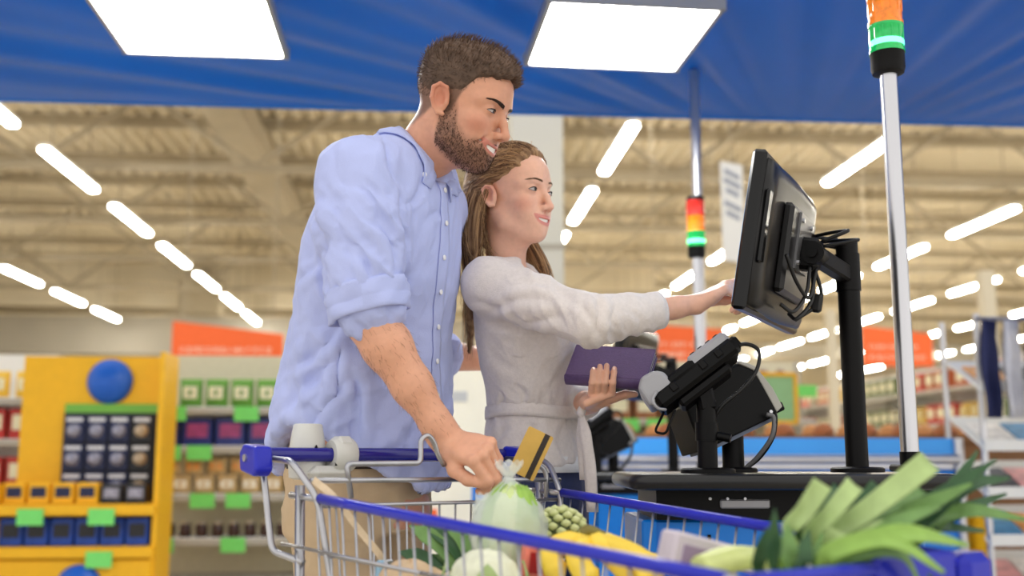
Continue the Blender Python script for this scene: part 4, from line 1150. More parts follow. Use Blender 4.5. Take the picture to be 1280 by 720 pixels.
def packs():
    def box(name, lab, cat, px, py, Y, sz, rot, m, m2=None):
        c = at(px, py, Y); t = thing(name, lab, cat, c - Vector((0, 0, sz[2] / 2)), rot[2])
        MB().box((0, 0, sz[2] / 2), sz, rotm(rot[0], rot[1], 0), bev=.004).build('carton', m, t)
        if m2: MB().box((0, -sz[1] / 2 - .001, sz[2] * .55), (sz[0] * .7, .004, sz[2] * .4), rotm(rot[0], rot[1], 0)).build('print_panel', m2, t)
    box('carton', 'lilac white carton lying in the cart in front of the bananas', 'carton', 872, 700, 1.50, (.10, .05, .06), (0, .25, .3), mat('carton lilac', (206, 196, 206), .45, noise=.08), mat('carton lilac print', (150, 130, 160), .5))
    box('milk_carton', 'white and blue carton lying under the bananas', 'carton', 700, 775, 1.66, (.12, .06, .05), (0, .12, .4), mat('carton white', (236, 240, 244), .4, noise=.04), mat('carton blue print', (40, 120, 200), .45))
    box('carton', 'pink and red carton standing between cabbage and bananas', 'carton', 672, 706, 1.76, (.05, .04, .08), (.1, .1, .2), mat('carton pink', (232, 128, 110), .45, noise=.25, nscale=30), mat('carton red', (168, 24, 30), .45))
    # celery heart
    c = at(915, 700, 1.44); t = thing('celery', 'pale yellow green celery base lying beside the leeks', 'celery', c - Vector((0, 0, .03)), .2)
    for k in range(5):
        MB().tube(bez([(-.045, (k - 2) * .009, .02 + .004 * (k % 2)), (0, (k - 2) * .011, .03 + .006 * (k % 2)), (.05, (k - 2) * .012, .032)], 5), [.011 + .001 * i / 10 for i in range(11)], 8).build('stalk', mat('celery', (206, 216, 138), .45, noise=.1, nscale=40), t, smooth=True)
    # brown paper bread bag
    c = at(512, 732, 1.80); t = thing('bread_bag', 'beige paper bread bag low in the cart near the handle', 'bag', c - Vector((0, 0, .05)))
    lumpy(c, (.055, .04, .04), lambda th, ph: 1 + .04 * math.sin(th * 5 + ph * 4) + .03 * math.sin(th * 9 - ph * 6)).build('paper_bag', mat('bag paper', (214, 186, 150), .7, noise=.1, nscale=20, bump=.3, bscale=40), t, smooth=True, world=True)
    P = [[c + Vector((.05 + z_, math.cos(th) * r_, math.sin(th) * r_ + .01)) for (r_, z_) in ((.02, -.01), (.01, .008), (.02, .03))] for th in [2 * math.pi * i / 10 for i in range(11)]]
    MB().grid(P).build('twisted_end', MATS['bag paper'], t, smooth=True, world=True)
    # potatoes and a red pepper fill the floor of the basket
    for i, (px, py, Y) in enumerate(((545, 790, 1.72), (655, 800, 1.62), (765, 800, 1.5), (850, 790, 1.42))):
        c = at(px, py, Y)
        o = lumpy((0, 0, 0), (.045, .034, .03), lambda th, ph: 1 + .05 * math.sin(th * 3 + 2 * ph) + .03 * math.sin(5 * th), 20, 14).build('potato', mat('potato', (196, 160, 104), .7, noise=.15, nscale=30, bump=.2, bscale=60), smooth=True)
        o.location = c; tag(o, 'brown potato low in the shopping cart under the other goods', 'potato', 'potatoes in the cart')
packs()
def seat_belt():
    q = [onplane(392, 600, -.02), onplane(418, 622, .03), onplane(447, 660, .05), onplane(470, 688, .07), onplane(480, 702, .07)]
    t = thing('seat_belt', 'beige webbing child seat strap with buckle hanging inside the cart', 'strap', q[-1])
    b = MB(); w = .011; P = []
    for p in bez(q, 6): P.append([p + KP * w * .3 + Vector((0, 0, w)) * .5, p - KP * w * .3 - Vector((0, 0, w)) * .5])
    b.grid(P); b.build('webbing', mat('webbing', (214, 192, 160), .8, noise=.1, nscale=80), t, world=True, solid=.002)
    MB().box(q[-1] + Vector((0, 0, -.012)), (.03, .012, .03), basis(KP, (0, 0, 1)), bev=.004).build('buckle', mat('buckle', (150, 190, 216), .3, noise=.05), t, world=True)
    MB().box(q[-1] + Vector((.01, -.008, -.002)), (.014, .006, .012), basis(KP, (0, 0, 1)), bev=.002).build('buckle_latch', M_chrome, t, world=True)
seat_belt()
# ------------------------------------------------------------------ organic modelling: signed distance fields on numpy grids
def V3(p): return np.array([float(p[0]), float(p[1]), float(p[2])])
def smin(a, b, k):
    if k <= 0: return np.minimum(a, b)
    h = np.maximum(k - np.abs(a - b), 0) / k
    return np.minimum(a, b) - h * h * k * .25
class SDF:
    def __init__(s, lo, hi, h):
        s.lo = V3(lo); s.h = h
        s.n = np.ceil((V3(hi) - s.lo) / h).astype(int) + 1
        s.d = np.full(s.n, .2, np.float32)
    def put(s, fn, lo, hi, k=0.0, op='u', pad=None):
        pad = (k + 4 * s.h) if pad is None else pad
        i0 = np.clip(np.floor((np.minimum(lo, hi) - pad - s.lo) / s.h).astype(int), 0, s.n)
        i1 = np.clip(np.ceil((np.maximum(lo, hi) + pad - s.lo) / s.h).astype(int) + 1, 0, s.n)
        if np.any(i1 <= i0): return s
        sl = tuple(slice(a, b) for a, b in zip(i0, i1))
        ax = [(s.lo[c] + s.h * np.arange(i0[c], i1[c])).astype(np.float32) for c in range(3)]
        X, Y, Z = np.meshgrid(*ax, indexing='ij')
        e = fn(X, Y, Z).astype(np.float32); a = s.d[sl]
        if op == 'u': s.d[sl] = smin(a, e, k)
        elif op == 's': s.d[sl] = -smin(-a, e, k)
        elif op == 'i': s.d[sl] = -smin(-a, -e, k)
        return s
    def ell(s, c, r, R=None, k=0.0, op='u'):
        c = V3(c); r = V3(r)
        def f(X, Y, Z):
            q = [X - c[0], Y - c[1], Z - c[2]]
            if R is not None:
                q = [q[0] * R[0][j] + q[1] * R[1][j] + q[2] * R[2][j] for j in range(3)]
            k0 = np.sqrt((q[0] / r[0]) ** 2 + (q[1] / r[1]) ** 2 + (q[2] / r[2]) ** 2) + 1e-9
            k1 = np.sqrt((q[0] / r[0] ** 2) ** 2 + (q[1] / r[1] ** 2) ** 2 + (q[2] / r[2] ** 2) ** 2) + 1e-9
            return k0 * (k0 - 1) / k1
        m = r.max() if R is not None else r
        return s.put(f, c - m, c + m, k, op)
    def chain(s, pts, rad, k=0.0, ki=0.0, op='u', flat=None):
        P = [V3(p) for p in pts]; rr = list(rad) if isinstance(rad, (list, tuple)) else [rad] * len(P)
        def f(X, Y, Z):
            out = None
            for a, b, ra, rb in zip(P[:-1], P[1:], rr[:-1], rr[1:]):
                ab = b - a; L2 = float(ab @ ab) + 1e-12
                px, py, pz = X - a[0], Y - a[1], Z - a[2]
                t = np.clip((px * ab[0] + py * ab[1] + pz * ab[2]) / L2, 0, 1)
                d = np.sqrt((px - ab[0] * t) ** 2 + (py - ab[1] * t) ** 2 + (pz - ab[2] * t) ** 2) - (ra + (rb - ra) * t)
                out = d if out is None else smin(out, d, ki)
            return out
        A = np.array(P); m = max(rr)
        return s.put(f, A.min(0) - m, A.max(0) + m, k, op)
    def loft(s, rows, fdir, k=0.0, p=2.0, op='u'):
        """rows: (z, cx, cy, a, b) bottom to top; a along fdir, b across."""
        R = sorted(rows); z, cx, cy, A, B = [np.array(q, float) for q in zip(*R)]
        fx, fy = fdir
        def f(X, Y, Z):
            zz = np.clip(Z, z[0], z[-1])
            x = X - np.interp(zz, z, cx); y = Y - np.interp(zz, z, cy)
            a = np.interp(zz, z, A); b = np.interp(zz, z, B)
            u = np.abs(x * fx + y * fy) / a; v = np.abs(-x * fy + y * fx) / b
            q = (u ** p + v ** p + 1e-9) ** (1 / p)
            d = (q - 1) * np.minimum(a, b)
            return np.maximum(d, np.maximum(z[0] - Z, Z - z[-1]))
        m = max(A.max(), B.max())
        lo = np.array([cx.min() - m, cy.min() - m, z[0]]); hi = np.array([cx.max() + m, cy.max() + m, z[-1]])
        return s.put(f, lo, hi, k, op)
    def mesh(s):
        d = s.d; ins = d < 0
        c = ins[:-1, :-1, :-1].astype(np.int8)
        tot = np.zeros(c.shape, np.int8)
        cor = [(i, j, k) for i in (0, 1) for j in (0, 1) for k in (0, 1)]
        nx, ny, nz = c.shape
        for (i, j, k) in cor: tot += ins[i:i + nx, j:j + ny, k:k + nz]
        act = (tot > 0) & (tot < 8)
        idx = np.argwhere(act)
        val = np.stack([d[idx[:, 0] + i, idx[:, 1] + j, idx[:, 2] + k] for (i, j, k) in cor], 1)
        sm = np.zeros((len(idx), 3)); ct = np.zeros(len(idx))
        C = np.array(cor, float)
        for a in range(8):
            for b in range(a + 1, 8):
                if np.abs(C[a] - C[b]).sum() != 1: continue
                va, vb = val[:, a], val[:, b]; m = (va < 0) != (vb < 0)
                t = np.where(m, va / np.where(m, va - vb, 1), 0)
                sm += np.where(m[:, None], C[a] + (C[b] - C[a]) * t[:, None], 0); ct += m
        v = s.lo + (idx + sm / ct[:, None]) * s.h
        num = np.full(act.shape, -1, np.int64); num[act] = np.arange(len(idx))
        F = []
        for ax in range(3):
            sl0 = [slice(None)] * 3; sl1 = [slice(None)] * 3
            sl0[ax] = slice(0, -1); sl1[ax] = slice(1, None)
            ch = ins[tuple(sl0)] != ins[tuple(sl1)]
            o1, o2 = (ax + 1) % 3, (ax + 2) % 3
            e = np.argwhere(ch)
            ok = (e[:, o1] > 0) & (e[:, o2] > 0) & (e[:, o1] < act.shape[o1]) & (e[:, o2] < act.shape[o2])
            e = e[ok]
            q = []
            for (da, db) in ((-1, -1), (0, -1), (0, 0), (-1, 0)):
                f = e.copy(); f[:, o1] += da; f[:, o2] += db
                q.append(num[f[:, 0], f[:, 1], f[:, 2]])
            q = np.stack(q, 1)
            flip = ~ins[e[:, 0], e[:, 1], e[:, 2]]
            q[flip] = q[flip][:, ::-1]
            F.append(q)
        F = np.concatenate(F)
        F = F[(F >= 0).all(1)]
        return v, F
def np_mesh(name, v, f, smooth=True):
    me = bpy.data.meshes.new(name)
    v = np.asarray(v, np.float32); f = np.asarray(f, np.int32); n = f.shape[1]
    me.vertices.add(len(v)); me.vertices.foreach_set('co', v.ravel())
    me.loops.add(f.size); me.loops.foreach_set('vertex_index', f.ravel())
    me.polygons.add(len(f)); me.polygons.foreach_set('loop_start', np.arange(0, f.size, n, dtype=np.int32))
    try: me.polygons.foreach_set('loop_total', np.full(len(f), n, np.int32))
    except Exception: pass
    if smooth: me.polygons.foreach_set('use_smooth', np.ones(len(f), bool))
    me.update(calc_edges=True); me.validate()
    return me
def np_normals(v, f):
    a = v[f[:, 1]] - v[f[:, 0]]; b = v[f[:, 2]] - v[f[:, 0]]
    n = np.cross(a, b); out = np.zeros_like(v)
    for i in range(f.shape[1]): np.add.at(out, f[:, i], n)
    return out / (np.linalg.norm(out, axis=1, keepdims=True) + 1e-12)
def np_smooth(v, f, it=2, w=.5):
    E = np.concatenate([f[:, [i, (i + 1) % f.shape[1]]] for i in range(f.shape[1])])
    E = np.concatenate([E, E[:, ::-1]])
    cnt = np.bincount(E[:, 0], minlength=len(v)).astype(float)[:, None] + 1e-9
    for _ in range(it):
        acc = np.stack([np.bincount(E[:, 0], v[E[:, 1], c], minlength=len(v)) for c in range(3)], 1)
        v = v * (1 - w) + acc / cnt * w
    return v
def set_col(me, col):
    at_ = me.color_attributes.new('Col', 'FLOAT_COLOR', 'POINT')
    c = np.ones((len(me.vertices), 4), np.float32); c[:, :3] = col
    at_.data.foreach_set('color', c.ravel())
_H = RNG.permutation(512)
def vnoise(p, seed=0):
    """Smooth value noise in -1..1 for an (n,3) array."""
    p = np.asarray(p, float); i = np.floor(p).astype(int); f = p - i; f = f * f * (3 - 2 * f)
    def h(a, b, c): return _H[(_H[(_H[(a + seed * 37) & 511] + b) & 511] + c) & 511] / 255.5 - 1
    o = 0
    for dx in (0, 1):
        for dy in (0, 1):
            for dz in (0, 1):
                w = (f[:, 0] if dx else 1 - f[:, 0]) * (f[:, 1] if dy else 1 - f[:, 1]) * (f[:, 2] if dz else 1 - f[:, 2])
                o = o + w * h(i[:, 0] + dx, i[:, 1] + dy, i[:, 2] + dz)
    return o
def sst(x, a, b):
    t = np.clip((x - a) / (b - a), 0, 1); return t * t * (3 - 2 * t)
def strands(curves, r0, cols, taper=.25):
    """curves: list of (n,3) arrays; three-sided tapering strands with one colour each -> v, f, col."""
    Vs, Fs, Cs = [], [], []; base = 0
    for q, c in zip(curves, cols):
        n = len(q); t = np.gradient(q, axis=0); t /= np.linalg.norm(t, axis=1, keepdims=True) + 1e-12
        up = np.array([.31, -.9, .3]); a = np.cross(t, up); a /= np.linalg.norm(a, axis=1, keepdims=True) + 1e-12
        b = np.cross(t, a)
        rr = (r0 * (1 - (1 - taper) * np.linspace(0, 1, n) ** 2))[:, None]
        ring = np.stack([q + (a * math.cos(g) + b * math.sin(g)) * rr for g in (0, 2.094, 4.189)], 1).reshape(-1, 3)
        Vs.append(ring); Cs.append(np.repeat(np.array(c)[None], len(ring), 0))
        k = np.arange(n - 1)[:, None] * 3
        for j in range(3):
            j2 = (j + 1) % 3
            Fs.append(np.concatenate([k + j, k + j2, k + 3 + j2, k + 3 + j], 1) + base)
        base += len(ring)
    return np.concatenate(Vs), np.concatenate(Fs), np.concatenate(Cs)

# ------------------------------------------------------------------ heads
def head_field(P):
    """Head in its own frame: x forward, y to its left, z up, origin between the ears at eye level."""
    fem = P['fem']
    s = SDF((-.135, -.105, -.21), (.15, .105, .15), .0021)
    s.ell((-.008, 0, .036), (.097, .073, .080))
    s.ell((.030, 0, .034), (.064, .060, .060), k=.03)
    s.ell((.030, 0, -.035), (.060, .056 if not fem else .053, .072), k=.03)
    for sg in (-1, 1):
        jw = .048 if not fem else .043
        s.chain([(-.006, sg * jw, -.050), (.012, sg * jw * .98, -.074), (.070, sg * .013, -.103 if not fem else -.099)], [.016, .016, .014], k=.028, ki=.01)
        s.ell((.062, sg * (.040 if not fem else .037), -.030), (.024, .022 if not fem else .020, .017), k=.022)
        s.ell((.066, sg * .028, -.055), (.022, .020, .022), k=.022)      # smiling cheek
        s.chain([(.086, sg * .010, .017), (.080, sg * .032, .021), (.062, sg * .052, .014)], .0095 if not fem else .007, k=.016, ki=.006)
    s.ell((.079, 0, -.100 if not fem else -.097), (.017, .017 if not fem else .013, .014), k=.02)
    s.ell((.072, 0, -.070), (.028, .030, .026), k=.02)                   # muzzle
    for sg in (-1, 1):                                                    # sockets
        s.ell((.098, sg * .033, .000), (.020, .019, .011), k=.012, op='s')
        s.ell((.0755, sg * .0325, -.001), (.0155, .0155, .0135), k=.005)  # lidded globe
    # nose
    nl = .0 if not fem else -.004
    s.chain([(.087, 0, .010), (.103 + nl * .5, 0, -.016), (.115 + nl * 1.0, 0, -.037)], [.0070, .0078, .0086 if not fem else .0076], k=.009, ki=.006)
    s.ell((.1135 + nl, 0, -.040), (.010, .0095, .0085), k=.006)
    for sg in (-1, 1):
        s.ell((.102 + nl * .6, sg * (.0125 if not fem else .011), -.043), (.010, .0065, .0075), k=.006)
        s.ell((.108 + nl, sg * .0065, -.0505), (.005, .0035, .004), k=.003, op='s')
    # mouth slot and lips
    def mouth(t): return (.0990 - P['mcurve'] * t * t, t * P['mouth'], -.0715 + .0145 * t * t * P['smile'])
    tt = np.linspace(-1, 1, 9)
    s.chain([(mouth(t)[0] - .001, mouth(t)[1], mouth(t)[2]) for t in tt], [.0052 * (1 - .7 * abs(t)) + .001 for t in tt], k=.003, op='s')
    up = [(mouth(t)[0] + .0005 - .0005 * abs(t), mouth(t)[1], mouth(t)[2] + .0072 * (1 - .70 * t * t)) for t in tt]
    lo = [(mouth(t)[0] - .0015, mouth(t)[1] * .93, mouth(t)[2] - .0086 * (1 - .85 * t * t)) for t in tt]
    lr = 1.0 if fem else .72
    s.chain(up, [(.0040 * (1 - .55 * abs(t))) * lr for t in tt], k=.004)
    s.chain(lo, [(.0052 * (1 - .55 * abs(t))) * lr for t in tt], k=.004)
    for sg in (-1, 1): s.chain([(.100, sg * .019, -.044), (.090, sg * .034, -.056), (.076, sg * .041, -.070)], [.0012, .0018, .001] if not fem else [.0004, .0006, .0003], k=.007 if not fem else .004, op='s')
    # ears
    for sg in (-1, 1):
        R = np.array(rotm(0, -.22, sg * .42).normalized()) if False else np.array(rotm(0, -.20, -sg * .38))
        c = np.array((-.006, sg * .0735, -.012 if not fem else -.016)); R = R if not fem else np.array(rotm(0, -.20, -sg * .22)) * .82
        E = lambda x, y, z: tuple(c + R @ np.array((x, sg * y, z)))
        s.ell(E(0, .006, .004), (.017, .0065, .027), R=R / np.cbrt(abs(np.linalg.det(R))), k=.006)
        hel = [E(.012, .006, .012), E(.010, .010, .026), E(-.004, .012, .032), E(-.016, .012, .024), E(-.018, .012, .004), E(-.012, .010, -.014), E(-.004, .008, -.024), E(.006, .006, -.026)]
        s.chain(hel, [.0034, .0036, .0038, .0040, .0038, .0036, .0048, .0044], k=.003, ki=.003)
        s.ell(E(-.001, .015, .005), (.0105, .0105, .0175), R=R / np.cbrt(abs(np.linalg.det(R))), k=.004, op='s')
        s.ell(E(.011, .009, -.004), (.004, .004, .006), k=.004)
    # neck
    n0, n1 = P['neck0'], P['neck1']
    s.chain([n0, n1], [P['neckr'], P['neckr'] * 1.08], k=.03)
    mid = tuple((np.array(n0) + np.array(n1)) * .5)
    s.chain([(.038, 0, -.088), (mid[0] + .012, mid[1], mid[2] + .01)], [.030 if not fem else .026, P['neckr'] * .8], k=.03)
    return s, mouth
def almond(c, R, w, hu, hl, rad, n=22, m=8):
    """Eye opening as a patch on a globe: returns points, uv (x across, y up, in metres)."""
    P, U = [], []
    for i in range(n + 1):
        x = -w + 2 * w * i / n; q = max(0, 1 - (x / w) ** 2)
        yu = hu * q ** .75 + x * .06; yl = -hl * q ** .9 + x * .06
        for j in range(m + 1):
            y = yl + (yu - yl) * j / m
            z = math.sqrt(max(1e-9, rad * rad - x * x - y * y))
            P.append((z, x, y)); U.append((x, y))
    F = [(i * (m + 1) + j, (i + 1) * (m + 1) + j, (i + 1) * (m + 1) + j + 1, i * (m + 1) + j + 1) for i in range(n) for j in range(m)]
    return np.array(P), np.array(U), np.array(F)
M_skin = mat('skin', (214, 160, 132), .42, vcol=True, noise=.05, nscale=90, sss=.12, bump=.06, bscale=700, spec=.35)
M_eye = mat('eye', (240, 236, 230), .12, vcol=True, spec=.6)
M_teeth = mat('teeth', (240, 234, 222), .2, noise=.03, nscale=200)
M_hair = mat('hair', (60, 40, 28), .55, vcol=True, spec=.28)
def build_head(P, T, parent):
    """T: local->world 4x4. Returns head skin arrays (world) and adds eyes, brows, teeth as children of parent."""
    s, mouth = head_field(P)
    v, f = s.mesh(); v = np_smooth(v, f, 1, .35)
    fem = P['fem']
    x, y, z = v.T
    base = np.array(srgb(*P['skin'])); col = np.repeat(base[None], len(v), 0)
    def mix(mask, c, amt=1.0):
        nonlocal col
        m = np.clip(mask * amt, 0, 1)[:, None]; col = col * (1 - m) + np.array(srgb(*c))[None] * m
    # blush
    for sg in (-1, 1):
        d = np.sqrt((x - .07) ** 2 + (y - sg * .045) ** 2 + ((z + .035) * 1.2) ** 2); mix(1 - sst(d, .008, .034), P['blush'], .5)
    d = np.sqrt((x - .11) ** 2 + y ** 2 + (z + .04) ** 2); mix(1 - sst(d, .004, .018), P['blush'], .35)
    de = np.minimum(*[np.sqrt((x + .01) ** 2 + ((y - sg * .085)) ** 2 + (z * .8) ** 2) for sg in (-1, 1)]); mix(1 - sst(de, .016, .03), P['blush'], .5)
    # beard
    if not fem:
        nz_ = vnoise(v * 160, 3) * .5 + vnoise(v * 60, 5) * .5
        line = np.interp(x, [-.03, .0, .016, .036, .06, .08, .11], [.06, .06, .055, -.038, -.060, -.056, -.050])
        low = np.interp(x, [-.03, 0, .04, .07, .1], [-.075, -.098, -.122, -.13, -.135])
        bm = sst(line + .004 * nz_ - z, -.004, .010) * sst(z - low + .006 * nz_, -.010, .012) * sst(x, -.008, .004) * (1 - (np.abs(y) > .0735) * (x < .016))
        lipd = np.sqrt((y / .036) ** 2 + ((z + .0725 - .0145 * (y / .036) ** 2) / .0105) ** 2)
        bm *= sst(lipd, .85, 1.25)
        bm *= (.30 + .70 * sst(-z, -.01, .07)) * (.45 + .55 * sst(line - z, .006, .035))
        mix(bm * (.86 + .14 * vnoise(v * 300, 6)), (84, 60, 50), .84)
        P['beard_mask'] = bm
        zl = np.interp(x, [-.13, -.075, -.045, -.020, -.004, .010, .020, .032, .044, .060, .095], [-.080, -.072, -.048, -.014, -.034, -.036, -.014, .014, .038, .056, .072])
        sm = sst(z - zl + .004 * nz_, -.006, .014) * (1 - (np.abs(y) > .0745) * (x > -.045) * (x < .02))
        mix(sm, (92, 70, 58), .8)
        st = sst(z, -.03, .03) * 0
    # lips
    pts = np.array([mouth(t) for t in np.linspace(-1, 1, 41)])
    dl = np.full(len(v), 9.0)
    near = (x > .07) & (np.abs(y) < .04) & (z > -.1) & (z < -.04)
    dd = np.sqrt(((v[near][:, None, 1:] - pts[None, :, 1:]) ** 2).sum(2)); j = dd.argmin(1)
    wid = (1 - .8 * (np.linspace(-1, 1, 41)[j]) ** 2)
    dl[near] = dd.min(1) / (.0118 * wid * (1.02 if fem else .86) + .0015)
    mix(1 - sst(dl, .8, 1.1), P['lip'], .9)
    M3 = np.array(T.to_3x3()); t3 = np.array(T.translation)
    W = lambda q: np.asarray(q) @ M3.T + t3
    # eyes
    for sg in (-1, 1):
        c = np.array((.0755, sg * .0325, -.001)); R = np.array(rotm(0, 0, sg * .20))
        Pp, U, F = almond(c, None, .0132, .0047 if fem else .0036, .0034 if fem else .0030, .0163)
        if sg < 0: U = U * np.array((1, 1))
        gx, gy = P['gaze']
        dd = np.sqrt((U[:, 0] - gx) ** 2 + (U[:, 1] - gy) ** 2)
        ec = np.repeat(np.array(srgb(184, 172, 166))[None], len(U), 0)
        ir = (dd < .0056)[:, None]; ec = np.where(ir, np.array(srgb(*P['iris']))[None], ec)
        ec = np.where((dd < .0026)[:, None], np.array(srgb(10, 8, 8))[None], ec)
        rimm = (np.abs(U[:, 0]) > .0122)[:, None]; ec = np.where(rimm, np.array(srgb(150, 90, 80))[None], ec)
        me = np_mesh('eye', W(Pp @ R.T + c), F); set_col(me, ec); link_mesh(me, 'eye', M_eye, parent, True)
        # upper lash line and lower lid line
        n = 17; lu, ll = [], []
        for i in range(n):
            xx = -.0138 + .0276 * i / (n - 1); q = max(0, 1 - (xx / .0138) ** 2)
            for (yy, L) in (((.0050 if fem else .0039) * q ** .75 + xx * .06, lu), (-(.0040 if fem else .0036) * q ** .9 + xx * .06, ll)):
                zz = math.sqrt(max(1e-9, .0169 ** 2 - xx * xx - yy * yy)); L.append(W((R @ np.array((zz, xx, yy))) + c))
        MB().tube(lu, [.0004 + .0011 * math.sin(math.pi * i / (n - 1)) for i in range(n)], 6).build('upper_lash', mat('lash', (22, 16, 14), .6), parent, smooth=True, world=True)
        MB().tube(ll, [.0002 + .0004 * math.sin(math.pi * i / (n - 1)) for i in range(n)], 6).build('lower_lash', mat('lash low', (96, 62, 52), .6), parent, smooth=True, world=True)
    # teeth
    n = 25; G = []
    for i in range(n):
        t = -.86 + 1.72 * i / (n - 1); m = mouth(t); hh = .0058 * P['open'] * (1 - .80 * t * t)
        G.append([Vector(W((m[0] + .0004 - .0006 * abs(math.sin(i * 1.57)), m[1], m[2] + e * hh + .0006))) for e in (-1, -.33, .33, 1)])
    MB().grid(G).build('teeth', M_teeth, parent, smooth=True, world=True)
    # skin to world
    P['local'] = v
    bv = BVHTree.FromPolygons([tuple(q) for q in v], [tuple(int(a) for a in q) for q in f])
    # brows: short hairs on the ridge
    for sg in (-1, 1):
        cur, cc = [], []
        for k in range(220 if not fem else 130):
            t = random.random()
            th = (.0040 if not fem else .0026) * (1 - .65 * t)
            yy = sg * (.0110 + .039 * t); zz = (.0140 + .0070 * math.sin(t * 2.0) - .002 * t if not fem else .0195 + .006 * math.sin(t * 2.4) - .003 * t) + random.uniform(-th, th)
            hit = bv.ray_cast(Vector((.16, yy, zz)), Vector((-1, 0, 0)))[0]
            if hit is None: continue
            p0 = np.array(hit) + np.array((.0005, 0, 0)); L = random.uniform(.006, .010)
            dr = np.array((-.25 - .3 * t, sg * .9, .35 * (1 - t) - .1)); dr /= np.linalg.norm(dr)
            q = np.array([p0 + dr * L * a + np.array((.0010, 0, 0)) * math.sin(3.1 * a) for a in (0, .5, 1)])
            hit2 = bv.find_nearest(Vector(q[-1]))[0]
            q[-1] = np.array(hit2) + (np.array((.0006, 0, 0)))
            cur.append(W(q)); g = random.uniform(.7, 1.2); cc.append(np.array(srgb(*P['brow'])) * g)
        a, b, c = strands(cur, .00055 if not fem else .00042, cc); me = np_mesh('eyebrow', a, b); set_col(me, c); link_mesh(me, 'eyebrow', M_hair, parent, True)
    return W(v), f, col, bv, W
# ------------------------------------------------------------------ the man's head
def head_T(c, yaw, pitch, roll, sc):
    return Matrix.Translation(c) @ Matrix.Rotation(-yaw, 4, 'Z') @ Matrix.Rotation(pitch, 4, 'Y') @ Matrix.Rotation(roll, 4, 'X') @ Matrix.Scale(sc, 4)
man = thing('person', 'man in a light blue rolled-sleeve shirt and beige trousers, holding a gold card', 'person', (at(455, 600, 2.3).x, 2.3, 0))
woman = thing('person', 'woman in a pale grey belted cardigan holding a wallet and touching the monitor', 'person', (at(665, 600, 2.5).x, 2.5, 0))
MT = head_T(at(577, 132, 2.20), math.radians(22), math.radians(20), math.radians(2), 1.05)
MNB = at(522, 208, 2.27)
WT = head_T(at(639, 244, 2.48), math.radians(35), math.radians(2), math.radians(2), .985)
WNB = at(634, 345, 2.52)
MP = dict(fem=False, smile=1.15, open=1.0, mouth=.039, mcurve=.029, skin=(212, 156, 128), blush=(190, 112, 90), lip=(196, 122, 106), iris=(70, 44, 28), brow=(62, 46, 37), gaze=(.004, -.001),
          neck0=(-.030, 0, -.055), neck1=tuple(MT.inverted() @ MNB), neckr=.057)
WP = dict(fem=True, smile=.8, open=.85, mouth=.031, mcurve=.019, skin=(234, 184, 158), blush=(222, 146, 122), lip=(216, 134, 124), iris=(92, 84, 70), brow=(128, 96, 74), gaze=(.004, .0),
          neck0=(-.026, 0, -.055), neck1=tuple(WT.inverted() @ WNB), neckr=.045)
mh_v, mh_f, mh_c, mh_bv, MW = build_head(MP, MT, man)
wh_v, wh_f, wh_c, wh_bv, WW = build_head(WP, WT, woman)

